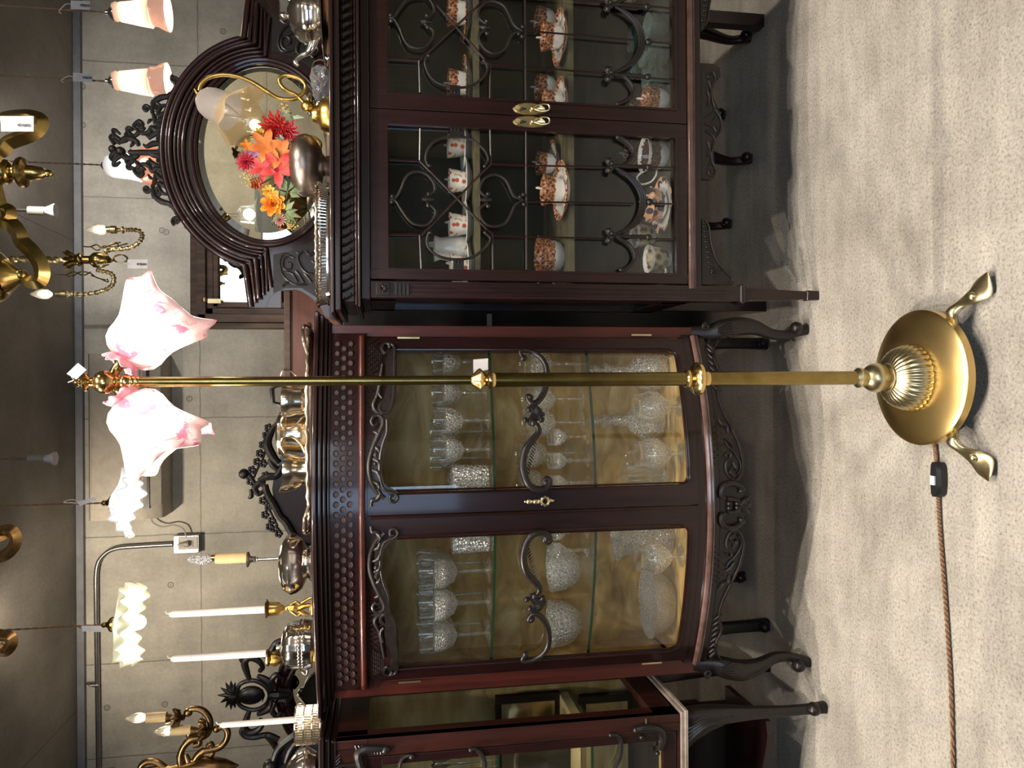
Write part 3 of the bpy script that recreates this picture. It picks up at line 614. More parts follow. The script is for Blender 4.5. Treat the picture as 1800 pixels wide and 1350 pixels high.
# doors
GX0, GX1, GZ0, GZ1 = .264, .600, .381, 1.080
def china_door(side):
    g = (lambda p: p) if side == 0 else (lambda p: Vector((2 * KC - p[0], p[1], p[2])))
    def X(a): return a if side == 0 else 2 * KC - a
    def bx(mb, x0, x1, y0, y1, z0, z1): mb.box(min(X(x0), X(x1)), max(X(x0), X(x1)), y0, y1, z0, z1)
    b = MB(); y0, y1 = KY + .002, KY + .022
    bx(b, .242, GX0, y0, y1, .354, 1.117); bx(b, GX1, KC - .0008, y0, y1, .354, 1.117); bx(b, GX0, GX1, y0, y1, .354, GZ0); bx(b, GX0, GX1, y0, y1, GZ1, 1.117)
    d = b.build('door', M['mahogany'], CC, smooth=False, bevel=.0012)
    fm = pl(y0 - .001); fm = fm if side == 0 else mir(fm, KC)
    b = MB(); frame_prof(b, *( (GX0 - .002, GX1 + .002) if side == 0 else (2 * KC - GX1 - .002, 2 * KC - GX0 + .002)), GZ0 - .002, GZ1 + .002, .005, y0 - .003, y0 + .006)
    def bar(x_0, y_0, x_1, y_1, w_=.0028): b.tube([fm(x_0, y_0) + Vector((0, .004, 0)), fm(x_1, y_1) + Vector((0, .004, 0))], w_, 6)
    for q in ((739, 225, 738, 282), (738, 413, 741, 474), (862, 226, 863, 288), (866, 414, 867, 474), (738, 282, 868, 414), (741, 413, 864, 286), (684, 280, 738, 282), (684, 412, 739, 412),
              (866, 288, 924, 290), (868, 414, 926, 416), (925, 228, 926, 474)): bar(*q)
    for yy in (290, 354, 416): bar(925, yy, 1115 if yy == 354 else 1072, yy + 3, .0022); bar(1138 if yy == 354 else 1130, yy + 3, 1188, yy + 4, .0024)
    b.build('glazing_bars', M['mahogany'], d)
    def T(pts, rr=.0032): pxt(b, fm, pts, rr, 8)
    def balls(*q):
        for cx, cy, r_ in q: b.ball(fm(cx, cy), r_, n=8)
    b = MB(); T([(752, 292), (748, 276), (756, 256), (772, 244), (800, 240), (828, 245), (850, 262), (858, 280), (851, 292)]); balls((755, 291, .0045), (852, 292, .0045)); b.build('arc_tracery', M['carved'], d)
    b = MB(); T([(754, 408), (750, 425), (757, 440), (775, 452), (802, 456), (830, 452), (852, 436), (862, 420), (853, 410)]); balls((756, 409, .0045), (853, 409, .0045)); b.build('arc_tracery', M['carved'], d)
    b = MB(); T([(686, 350), (695, 348), (704, 334), (712, 314), (722, 304), (738, 302), (752, 308), (762, 322), (764, 334), (758, 340), (748, 346)]); T([(686, 350), (696, 354), (706, 370), (722, 390), (738, 396), (752, 394), (763, 382), (765, 370), (758, 362), (750, 356)])
    T([(742, 350), (750, 350), (762, 350)], [.004, .0065, .003]); balls((746, 350, .0055), (754, 341, .0055), (753, 361, .0055), (690, 345, .005), (689, 355, .005)); b.build('heart_tracery', M['carved'], d)
    b = MB(); T([(918, 350), (905, 346), (898, 336), (890, 318), (878, 309), (864, 307), (850, 316), (843, 332), (848, 341), (856, 346)]); T([(920, 351), (906, 360), (898, 376), (888, 392), (872, 398), (856, 395), (845, 382), (843, 368), (850, 361), (857, 357)])
    T([(844, 351), (854, 351), (864, 351)], [.003, .0065, .004]); balls((852, 350, .0055), (858, 341, .0055), (858, 362, .0055), (914, 346, .0045), (920, 342, .005), (921, 359, .005)); b.build('heart_tracery', M['carved'], d)
    b = MB(); T([(1083, 240), (1092, 243), (1103, 250), (1112, 260), (1113, 272), (1105, 284), (1095, 291), (1078, 292)], .0045); balls((1086, 241, .006)); b.build('swag_tracery', M['carved'], d)
    b = MB(); T([(1090, 476), (1100, 472), (1112, 462), (1116, 450), (1112, 438), (1104, 428), (1090, 420), (1082, 414)], .0045); balls((1092, 474, .006)); b.build('swag_tracery', M['carved'], d)
    b = MB()
    for dx in (0, 4, 8): T([(1082, 295), (1098 + dx * .6, 306), (1114 + dx, 322), (1124 + dx, 340), (1126 + dx, 356), (1123 + dx, 374), (1113 + dx, 392), (1098 + dx * .6, 404), (1084, 411)], .0035)
    balls((1142, 355, .009)); b.build('swag_tracery', M['carved'], d)
    for cy in (291, 414):
        b = MB(); T([(1074, cy - 12), (1066, cy - 10), (1070, cy - 2), (1080, cy)], .0035); T([(1074, cy + 12), (1066, cy + 10), (1070, cy + 2), (1080, cy)], .0035); T([(1078, cy), (1105, cy + 2), (1130, cy + 2), (1140, cy + 3)], .005)
        balls((1071, cy - 8, .0075), (1071, cy + 8, .0075), (1076, cy - 4, .006), (1076, cy + 4, .006), (1140, cy + 3, .008)); b.build('ribbon_knot', M['carved'], d)
    for (xx, yy) in ((800, 233), (806, 466)):
        b = MB()
        p = fm(xx, yy); b.box(p.x - .012, p.x + .012, p.y - .006, p.y + .006, p.z - .012, p.z + .012)
        for k in (-1, 0, 1): b.ball((p.x + (.005 if side == 0 else -.005), p.y - .006, p.z + k * .008), .0028, n=6)
        b.build('tracery_block', M['ebony'], d)
    b = MB(); bx(b, GX0, GX1, KY + .016, KY + .018, GZ0, GZ1); b.build('door_glass', M['pane'], d, smooth=False)
    # escutcheon and loop handle
    c0 = fm(931, 215); b = MB(); A = Matrix(((1, 0, 0), (0, 0, 1), (0, 1, 0)))
    b.lathe([(.0001, .001), (.0125, .0015), (.014, .004), (.015, .001), (.0155, -.001)], 28, (c0.x, c0.y, c0.z), axis=Matrix.Diagonal((.95, 1, 2.6)) @ Matrix(((1, 0, 0), (0, 0, -1), (0, 1, 0))))
    h = b.build('door_handle', M['brass_pale'], d, 'oval brass escutcheon with a loop pull')
    q = c0 + Vector((0, -.006, -.006)); b = MB(); b.ball(q, .005)
    b.tube([Vector(p) for p in sm([tuple(q + Vector(v)) for v in ((.0, 0, -.002), (.008, -.008, -.018), (.007, -.012, -.034), (0, -.013, -.038), (-.007, -.012, -.034), (-.008, -.008, -.018), (0, 0, -.002))], 5)], .0018, 8)
    b.build('loop_pull', M['brass_pale'], h)
    b = MB(); b.ball(c0 + Vector((0, -.0045, .018)), .003, 1, .4, 1); b.box(c0.x - .001, c0.x + .001, c0.y - .005, c0.y - .003, c0.z + .008, c0.z + .018); b.build('keyhole', M['plastic_k'], h)
    return d
china_door(0); china_door(1)

# mirror back: one board with an arched centre, wings, carved spandrels and a fretwork crest
MY = 2.05; m0 = pl(MY); OC = m0(467, 268); sx = scale_at(467, 268, MY)
OA, OB = 154 * sx, 113 * sx * 1.02
def half_arch(a, bb, x): return OC.z + bb * math.sqrt(max(0, 1 - ((x - OC.x) / a) ** 2))
wl = m0(467, 540); wz = m0(440, 470).z
AX = 203 * sx; AZ = 172 * sx
def topline(x):
    d = abs(x - OC.x); return half_arch(AX, AZ, x) if d < AX * .985 else wz
wing = abs(wl.x - OC.x)
b = MB(); xs = lin(OC.x - wing, OC.x + wing, 90)
def sidecurve(x):
    d = (wing - abs(x - OC.x)) / .06
    return 1.205 if d > 1 else 1.205
strip(b, xs, topline, lambda x: 1.205 if wing - abs(x - OC.x) > .052 else wz - .075, MY + .004, MY + .024)
# flared foot of the board, with the concave side cut out
b.build('mirror_board', M['mahogany_h'], CC, ang=60)
for s in (-1, 1):
    b = MB()
    pts = [(467, 540), (474, 522), (490, 510), (510, 506), (530, 512), (548, 524), (562, 538), (572, 556), (595, 566), (595, 500), (467, 500)]
    q = [m0(*p) for p in pts]; q = [(p.x if s < 0 else 2 * OC.x - p.x, p.z) for p in q]; b.prism(q if s < 0 else q[::-1], MY + .002, MY + .02)
    b.build('board_foot', M['mahogany'], CC, smooth=False)
# moulded rings along arch and wings
b = MB()
for k, (off, r, yy) in enumerate(((0, .008, 0), (.012, .005, -.006), (.021, .007, -.010), (.032, .0045, -.006), (.040, .005, -.002), (.050, .006, 0))):
    pts = [(OC.x - wing + off * .9, 1.30 if False else wz - .115)]
    pts = []
    for i in range(61):
        t = PI - PI * i / 60; x = OC.x + (AX - off) * math.cos(t); z = OC.z + (AZ - off) * math.sin(t)
        if z > wz - off - .0001: pts.append((x, MY + yy, z))
    pts = [(OC.x - wing + off, MY + yy, m0(560, 540).z if False else wz - off - .001)] + pts + [(OC.x + wing - off, MY + yy, wz - off - .001)]
    b.tube(pts, r, 8)
b.build('arch_moulding', M['mahogany_h'], CC, ang=70)
b = MB()
b.tube([(OC.x + (OA + .012) * math.cos(t), MY - .004, OC.z + (OB + .012) * math.sin(t)) for t in [2 * PI * i / 72 for i in range(72)]], .006, 8, True)
b.tube([(OC.x + (OA + .004) * math.cos(t), MY - .001, OC.z + (OB + .004) * math.sin(t)) for t in [2 * PI * i / 72 for i in range(72)]], .005, 8, True)
b.build('mirror_moulding', M['mahogany'], CC)
b = MB()
rg = [[(OC.x + a * math.cos(t), y_, OC.z + bb * math.sin(t)) for t in [2 * PI * i / 72 for i in range(72)]] for a, bb, y_ in ((OA, OB, MY + .003), (OA - .018, OB - .018, MY - .0005))]
b.loft(rg, caps=False); R_ = [b.v(p) for p in rg[1]]; b.f(R_); mm = b.build('mirror', M['mirror'], CC, ang=3)
# spandrel carvings
for s in (0, 1):
    fm = pl(MY - .002); fm = fm if s == 0 else mir(fm, OC.x); b = MB()
    T = lambda pts, r, n=6: pxt(b, fm, pts, r, n)
    T([(517, 453), (508, 450), (499, 455), (497, 466), (502, 474), (511, 472), (512, 464), (506, 462)], .003); T([(517, 453), (500, 447), (492, 458), (495, 478), (505, 492), (520, 500), (540, 500)], .003)
    T([(526, 440), (524, 455), (530, 470), (540, 480), (553, 482)], .004); T([(545, 450), (552, 446), (560, 450), (561, 458), (554, 462), (548, 458)], .003)
    T([(505, 478), (515, 482), (523, 496)], .004); T([(520, 476), (527, 484), (534, 497)], .004); T([(535, 480), (541, 487), (548, 497)], .004)
    T([(522, 442), (526, 446), (531, 441)], .004); T([(496, 503), (502, 498), (508, 497)], .004); T([(538, 440), (543, 447), (553, 441)], .003)
    b.build('spandrel_carving', M['carved'], CC)
    b = MB(); q = [fm(x, y) for x, y in ((480, 447), (480, 515), (500, 506), (530, 506), (556, 522), (556, 420), (540, 428), (515, 440))]; q = [(p.x, p.z) for p in q]
    b.prism(q if s == 0 else q[::-1], MY + .0005, MY + .006); b.build('spandrel_panel', M['ebony'], CC, smooth=False)
b = MB(); b.box(OC.x - wing, OC.x + wing, MY - .03, MY, 1.2055, 1.222); b.build('board_plinth', M['lit_rail_wood'], CC, bevel=.002)
# fretwork crest
b = MB(); fm0 = pl(MY + .012)
for s in (0, 1):
    fm = fm0 if s == 0 else mir(fm0, OC.x)
    def T(pts, r): pxt(b, fm, pts, [q * .78 for q in r], 7, 5)
    def scr(x, y, r0, a0, tn): b.tube([fm(*q) for q in spiral(x, y, r0, r0 * .2, a0, tn, 14)], [.005, .0025], 7); b.ball(fm(x, y), .005, n=7)
    T([(296, 268), (286, 274), (270, 272), (258, 266), (252, 270)], [.006, .009, .010, .007, .003]); scr(282, 281, 8, 0, 1.2)
    T([(292, 285), (280, 292), (268, 286), (262, 278)], [.003, .008, .008, .003])
    T([(297, 298), (290, 300), (276, 296), (268, 300), (262, 292), (250, 288), (240, 294)], [.004, .008, .010, .009, .008, .006, .004]); scr(283, 296, 8, 1, 1.2); scr(246, 302, 7, 2, -1.2)
    T([(240, 294), (236, 300), (246, 310), (254, 304)], [.004, .007, .007, .003])
    T([(300, 318), (292, 318), (282, 314), (275, 306), (272, 318), (268, 330)], [.004, .008, .009, .008, .008, .004]); scr(258, 332, 7, 0, 1.3); scr(276, 336, 8, 1.5, -1.3)
    T([(302, 345), (296, 332), (286, 325), (278, 322), (284, 338), (296, 342)], [.005, .008, .008, .006, .007, .004])
    T([(268, 325), (272, 344), (284, 354), (298, 358), (306, 366), (310, 376)], [.006, .009, .010, .009, .008, .005]); T([(308, 362), (300, 362), (294, 355)], [.004, .007, .002])
    T([(310, 376), (316, 384), (310, 392), (306, 388)], [.005, .006, .005, .003]); scr(310, 388, 8, 2, 1.3); T([(312, 378), (322, 384), (330, 394)], [.005, .005, .003]); scr(329, 396, 5, 0, 1.2)
    T([(244, 266), (240, 274), (228, 278), (218, 276), (212, 268)], [.006, .009, .010, .009, .006]); T([(236, 282), (244, 290), (238, 298)], [.006, .008, .004]); T([(222, 290), (232, 284), (236, 272)], [.004, .008, .008])
    T([(228, 292), (222, 284), (222, 274), (214, 270)], [.004, .007, .007, .004]); scr(227, 292, 6, 0, 1.3)
    T([(212, 268), (204, 272), (198, 282), (194, 276), (202, 266)], [.006, .008, .003, .006, .008]); T([(212, 284), (204, 290), (198, 290), (203, 280), (212, 274)], [.004, .007, .004, .008, .008])
    T([(256, 288), (262, 284), (264, 294)], [.003, .007, .004]); T([(286, 306), (280, 300), (288, 308), (298, 306)], [.003, .007, .008, .004])
    for q in ((264, 312), (252, 296), (270, 346), (288, 316), (300, 348), (233, 268)): T([(q[0] - 4, q[1] - 6), (q[0], q[1]), (q[0] + 5, q[1] + 3)], [.002, .0065, .002])
b.ball(fm0(198, 262), .010); b.ball(fm0(212, 266), .012); pxt(b, fm0, [(226, 268), (250, 268), (296, 268)], [.006, .008, .008]); b.ball(fm0(283, 268), .011)
b.build('crest_fretwork', M['ebony'], CC)
# ---------------------------------------------------------------- bow-fronted crystal cabinet in the middle
UC, UH = -.297, .44
def bow(x):
    u = min(1, abs((x - UC) / UH)); return 1.858 - .112 * (1 - u * u)
def CP(x, y, off=0.0):
    d = ray(x, y); Y = 1.8
    for _ in range(14): Y = bow(d.x / d.y * Y) - off
    return P(x, y, Y)
def cpm(off): return lambda x, y: CP(x, y, off)
UB = 2.10
CU = thing('bow_front_cabinet', 'mahogany bow-fronted cabinet of crystal glass with carved scrolls and cabriole legs', 'cabinet', (UC, 1.85, 0))
X0, X1 = -.740, .142
def bowbar(mb, x0, x1, z0, z1, y0, y1, n=36): return strip(mb, lin(x0, x1, n), z1, z0, y0, y1, bow)
b = MB()
for z0, z1, ov in ((1.236, 1.247, .030), (1.226, 1.236, .022), (1.217, 1.226, .014), (1.209, 1.217, .006)):
    rings = []
    xs = lin(X0 - ov, X1 + ov, 40); fr = [(x, bow(x) - ov) for x in xs]; pts = fr + [(X1 + ov, UB), (X0 - ov, UB)]
    b.loft([[(x, y, z0) for x, y in pts], [(x, y, z1) for x, y in pts]])
b.build('cornice', M['mahogany_h'], CU, bevel=.003, ang=30)
b = MB(); bowbar(b, X0 + .02, X1 - .02, 1.128, 1.211, 0, .02); b.build('frieze', M['mahogany_h'], CU, ang=30)
b = MB(); b.tube([(x, bow(x) - .004, 1.139) for x in lin(X0 + .028, X1 - .028, 40)], .0075, 10); b.build('bead_moulding', M['redwood'], CU)
b = MB()
for row, (zz, of) in enumerate(((1.196, 0), (1.181, .5), (1.166, 0))):
    for i in range(36):
        x = X0 + .045 + (i + of) * .0226
        if x > X1 - .04: continue
        y = bow(x); a = [(x + .0074 * math.cos(k * PI / 4 + PI / 8), zz + .0066 * math.sin(k * PI / 4 + PI / 8)) for k in range(8)]
        i2 = [(x + .0052 * math.cos(k * PI / 4 + PI / 8), zz + .0045 * math.sin(k * PI / 4 + PI / 8)) for k in range(8)]
        A = [b.v((p, y - .004, q)) for p, q in a]; B = [b.v((p, y - .0018, q)) for p, q in i2]; D = [b.v((p, y + .001, q)) for p, q in a]
        for k in range(8): b.f([A[k], A[(k + 1) % 8], B[(k + 1) % 8], B[k]]); b.f([A[k], D[k], D[(k + 1) % 8], A[(k + 1) % 8]])
        b.f(B)
b.build('frieze_fret', simple('fret_wood', (.024, .012, .011), .35, 0, (.045, .025, .023), 30, spec=.4), CU, smooth=False)
# corner posts
for s in (0, 1):
    xa, xb = (X0, X0 + .036) if s == 0 else (X1 - .028, X1)
    b = MB(); b.box(xa, xb, 1.856, 1.886, .26, 1.210); b.build('corner_post', M['redwood'], CU, bevel=.0015)
# rails
b = MB(); bowbar(b, X0 + .03, X1 - .02, .286, .345, .002, .03); b.build('bottom_rail', M['mahogany_h'], CU, ang=30)
b = MB(); b.tube([(x, bow(x) - .004, .318) for x in lin(X0 + .03, X1 - .024, 40)], .0065, 8); b.tube([(x, bow(x) - .003, .309) for x in lin(X0 + .03, X1 - .024, 40)], .004, 8); b.build('bottom_moulding', simple('worn_moulding_two', (.08, .035, .025), .2, 0, (.2, .12, .1), 20, coat=.5), CU)
# interior
b = MB(); pts = [(x, bow(x) + .03) for x in lin(X0 + .03, X1 - .02, 30)] + [(X1 - .02, UB - .01), (X0 + .03, UB - .01)]
b.loft([[(x, y, .30) for x, y in pts], [(x, y, .345) for x, y in pts]]); b.build('floor_lining', M['velvet'], CU, smooth=False)
b = MB(); b.box(X0 + .02, X1 - .02, UB - .012, UB, .30, 1.22); b.build('back_lining', M['velvet'], CU, smooth=False)
b = MB(); b.box(X0, X0 + .014, 1.886, UB, .28, 1.22); b.box(X1 - .014, X1, 1.886, UB, .28, 1.22); b.build('side', M['redwood'], CU, smooth=False)
b = MB(); b.box(X0 + .014, X0 + .02, 1.9, UB - .012, .345, 1.2); b.box(X1 - .02, X1 - .014, 1.9, UB - .012, .345, 1.2); b.build('side_lining', M['velvet'], CU, smooth=False)
SH1, SH2 = .838, .594
for z in (SH1, SH2):
    pts = [(x, bow(x) + .034) for x in lin(X0 + .034, X1 - .03, 30)] + [(X1 - .03, UB - .015), (X0 + .034, UB - .015)]
    b = MB(); b.loft([[(x, y, z - .006) for x, y in pts], [(x, y, z) for x, y in pts]]); sh = b.build('glass_shelf', M['pane'], CU, smooth=False)
    b = MB(); strip(b, lin(X0 + .034, X1 - .03, 30), z, z - .006, .031, .034, bow); b.build('shelf_edge', M['green_edge'], sh, smooth=False)
# doors: seam at UC, the right leaf is traced and the left leaf mirrored
SE = -.293
DT = [(697, 864), (683, 857), (674, 849), (670, 832), (669, 810), (671, 798), (676, 782), (681, 768), (682, 735), (687, 710), (691, 685), (695, 652), (696, 613)]
def curio_door(side):
    def MX(v): return v if side == 0 else Vector((2 * SE - v.x, v.y, v.z))
    def X(a): return a if side == 0 else 2 * SE - a
    cm = lambda off: (lambda x, y: MX(CP(x, y, off)))
    xs_out, g_out, g_in, xs_in = .112, .083, -.245, SE + .0008
    b = MB()
    def sec(x0, x1, top, bot, n=24): strip(b, sorted(lin(X(x0), X(x1), n)), top, bot, .0, .02, bow)
    sec(xs_in, g_in, 1.127, .345, 6); sec(g_out, xs_out, 1.127, .345, 3)
    ct = interp([(X(CP(x, y).x), CP(x, y).z) for x, y in DT]); sec(g_in, g_out, 1.127, ct, 60)
    rr = .022; zb = .366
    def bt(x):
        a = abs(x - X(g_in)); c = abs(x - X(g_out)); m = min(a, c); return zb + (rr - math.sqrt(max(0, rr * rr - (rr - m) ** 2)) if m < rr else 0)
    sec(g_in, g_out, bt, .345, 60)
    d = b.build('door', M['mahogany'], CU, ang=30)
    # bead around the glass
    b = MB(); xs = lin(X(g_in) , X(g_out), 60)
    path = [(x, bow(x) - .001, bt(x)) for x in xs]
    loop = [(X(g_in), bow(X(g_in)) - .001, 1.06)] + path + [(X(g_out), bow(X(g_out)) - .001, 1.068)]
    b.tube(loop, .0032, 6); b.tube([(p[0] + (.006 if i < 2 else -.006 if i > 59 else 0) * (1 if side == 0 else -1), p[1] + .003, p[2] + .004) for i, p in enumerate(loop)], .0022, 6); b.build('glass_bead', M['mahogany'], d)
    b = MB(); strip(b, sorted(lin(X(g_in), X(g_out), 30)), 1.11, .352, .010, .012, bow); b.build('door_glass', M['pane'], d, ang=60)
    # carved head
    b = MB(); strip(b, sorted(lin(X(g_in), X(g_out), 60)), lambda x: min(1.112, ct(x) + .019 + .004 * math.sin((x - SE) * 60)), lambda x: ct(x) - .001, -.006, .002, bow); b.build('head_relief', M['carved'], d, ang=60)
    b = MB(); fm = cm(.004)
    def T(pts, r, n=8): pxt(b, fm, pts, r, n)
    T([(686, 612), (682, 604), (674, 605), (671, 613), (676, 620), (683, 617)], .0042); T([(678, 603), (690, 606), (694, 616), (694, 650), (692, 700), (684, 722), (676, 726), (668, 722), (668, 712), (676, 704)], [.004, .0045, .0045, .005, .005, .004])
    T([(672, 640), (664, 690), (656, 712), (662, 724), (672, 728)], [.003, .004, .005, .004]); T([(672, 700), (666, 690), (670, 672)], .004)
    T([(664, 744), (658, 748), (653, 742), (656, 734), (664, 730), (672, 736), (672, 748), (664, 766), (654, 790), (648, 815), (650, 840), (660, 862), (676, 876)], [.003, .0045, .005, .006, .0055, .005])
    T([(680, 738), (680, 760), (674, 778), (669, 798), (667, 822), (669, 845), (676, 860), (688, 864), (695, 868), (699, 875), (694, 882), (686, 880), (686, 872), (692, 871)], .0038)
    for (a0_, b0_) in ((758, 768), (784, 794), (806, 818), (826, 838), (846, 856)): T([(656 + (a0_ - 758) * -.04, a0_), (664, a0_ + 4), (667, b0_ + 4)], [.002, .006, .002])
    T([(664, 790), (660, 800), (666, 812)], [.002, .007, .002]); b.ball(fm(660, 815), .006, n=8); T([(662, 858), (668, 868), (662, 878), (654, 880), (652, 890)], [.003, .006, .005, .004])
    b.build('head_scrollwork', M['carved'], d)
    b = MB()
    for i in range(16):
        y0_ = 606 + i * 9
        if y0_ < 850: T2 = [(646, y0_), (668, y0_ - 14 if i < 7 else y0_ + 8)]
        b.tube([fm(*q) for q in T2], .0011, 4)
    for i in range(7): b.tube([fm(650 + i * 3.4, 606 if i else 606), fm(650 + i * 3.4, 655 - i * 1 if i < 5 else 640)], .0009, 4)
    for i in range(5):
        for j in range(9): b.ball(fm(649 + i * 4.8, 612 + j * 10 + (i % 2) * 5), .0017, n=5) if (i < 3 or j < 4) else None
    b.build('head_diaper', M['carved'], d)
    # S-shaped ornament across the glass
    b = MB(); fm = cm(.012)
    def T(pts, r, n=10): pxt(b, fm, pts, r, n)
    T([(919, 628), (915, 622), (916, 617), (922, 616), (934, 618), (946, 624), (956, 636), (961, 650), (961, 672), (956, 690), (946, 705), (936, 709), (928, 702), (928, 696), (934, 698)], [.005, .0055, .006, .007, .0075, .0075, .0065, .0055])
    T([(940, 744), (946, 752), (945, 762), (934, 776), (924, 790), (919, 810), (920, 828), (927, 848), (938, 858), (952, 860), (962, 855), (966, 845), (962, 841), (956, 846), (958, 851)], [.006, .008, .009, .009, .008, .0075, .006, .005])
    b.ball(fm(920, 630), .008); b.ball(fm(932, 699), .008); b.ball(fm(960, 848), .008); b.ball(fm(938, 743), .009)
    for k in range(14): t = k / 13; b.tube([fm(918 + 18 * (1 - t) + 3, 776 + t * 66), fm(926 + 18 * (1 - t), 782 + t * 66)], .0013, 4)
    b.build('s_scroll', M['carved'], d, label='carved S-shaped scroll across the glass')
    b = MB()
    for k in range(9):
        a = -1.9 + k * .48; L = 17 + 5 * math.sin(k * 1.7); b.tube([fm(938, 726), fm(938 + L * .6 * math.cos(a), 728 + L * .6 * math.sin(a)), fm(938 + L * math.cos(a), 728 + L * math.sin(a))], [.004, .0085, .0035], 8, flat=.8)
    for q in ((924, 738), (930, 720), (948, 722), (952, 738)): b.ball(fm(*q), .007, n=8)
    b.build('acanthus_leaf', M['carved'], d)
    return d
dR = curio_door(0); dL = curio_door(1)
# seam cover, lock plate, hinges
b = MB(); b.tube([(SE - .004, bow(SE) - .003, z) for z in (1.12, .35)], .0035, 8); b.build('seam_bead', M['mahogany'], CU)
b = MB(); fm = cpm(.004)
for q, r in (((924, 882), .003), ((930, 882), .006), ((936, 882), .0045), ((942, 882), .006), ((949, 881.5), .0055), ((972, 880), .003), ((967, 880), .0045)): b.ball(fm(*q), r, 1, .4, 1, n=10)
c = fm(958, 881); b.tube([(c.x + .0085 * math.cos(a), c.y, c.z + .0085 * math.sin(a)) for a in [2 * PI * i / 20 for i in range(20)]], .0032, 8, True)
for k in range(8): a = k * PI / 4; b.ball((c.x + .0105 * math.cos(a), c.y, c.z + .0105 * math.sin(a)), .0025, n=6)
b.build('lock_plate', M['brass_pale'], dR)
for k, (x, y) in enumerate(((718, 594), (1127, 589), (720, 1198), (1145, 1165))):
    p = CP(x, y, .001); MB().box(p.x - .002, p.x + .002, p.y - .004, p.y, p.z - .026, p.z + .026).build('hinge', M['brass_pale'], CU, smooth=False)
# apron
AP = [(1262, 598), (1256, 608), (1254, 618), (1256, 632), (1262, 648), (1268, 658), (1263, 672), (1262, 690), (1267, 712), (1277, 735), (1290, 762), (1300, 785), (1305, 808), (1305, 828), (1298, 842), (1292, 847), (1303, 855), (1310, 870), (1314, 882), (1314, 893)]
q = [CP(x, y, 0) for x, y in AP]; half = [(p.x, p.z) for p in q]; ct = interp(half + [(2 * UC - a, z) for a, z in half])
b = MB(); strip(b, lin(X0 + .05, X1 - .045, 120), .290, ct, .001, .014, bow); b.build('apron', M['carved'], CU, ang=50)
for s in (0, 1):
    b = MB(); fm = cpm(.002); fm = fm if s == 0 else mir(fm, UC)
    def T(pts, r, n=7): pxt(b, fm, pts, r, n)
    T([(1262, 598), (1255, 612), (1256, 632), (1265, 655), (1262, 685), (1268, 712), (1283, 745), (1299, 780), (1306, 810), (1303, 832), (1293, 844), (1282, 838), (1276, 825), (1277, 812), (1284, 804), (1284, 797), (1277, 797), (1275, 803)], .0032)
    T([(1275, 775), (1280, 785), (1290, 795), (1300, 810), (1302, 822), (1297, 834)], .0025); T([(1262, 735), (1268, 745), (1278, 750), (1280, 762)], [.002, .005, .005, .002]); T([(1274, 770), (1282, 775), (1290, 786)], [.002, .005, .002])
    T([(1288, 822), (1284, 830), (1291, 838)], [.003, .007, .003]); T([(1288, 812), (1293, 822), (1296, 826)], [.003, .006, .003])
    for k in range(7): T([(1243 + k * 1.6, 622 + k * 11 - 30 + 20), (1250 + k * 1.8, 618 + k * 11), (1255 + k * 2, 626 + k * 11 - 4)], [.001, .0035, .001], 5)
    for k in range(26): b.ball(fm(1251 + (k % 4) * 6, 745 + (k // 4) * 11 + (k % 2) * 5), .0018, n=5)
    b.build('apron_scrolls', M['carved'], CU)
b = MB(); fm = cpm(.006)
for s in (0, 1):
    fm = cpm(.006); fm = fm if s == 0 else mir(fm, UC)
    T = lambda pts, r: pxt(b, fm, pts, r, 8)
    T([(1302, 864), (1306, 860), (1300, 854), (1288, 849), (1275, 852), (1268, 862), (1268, 872), (1275, 876)], [.005, .006, .006, .007, .007, .006, .005, .004]); b.ball(fm(1303, 863), .006)
    T([(1280, 877), (1296, 879), (1302, 886)], [.005, .005, .004]); b.ball(fm(1282, 885), .006); b.ball(fm(1296, 885), .006)
    T([(1300, 888), (1310, 880), (1317, 872)], [.004, .007, .002]); T([(1302, 892), (1314, 888), (1319, 882)], [.004, .007, .002])
b.build('apron_medallion', M['carved'], CU)
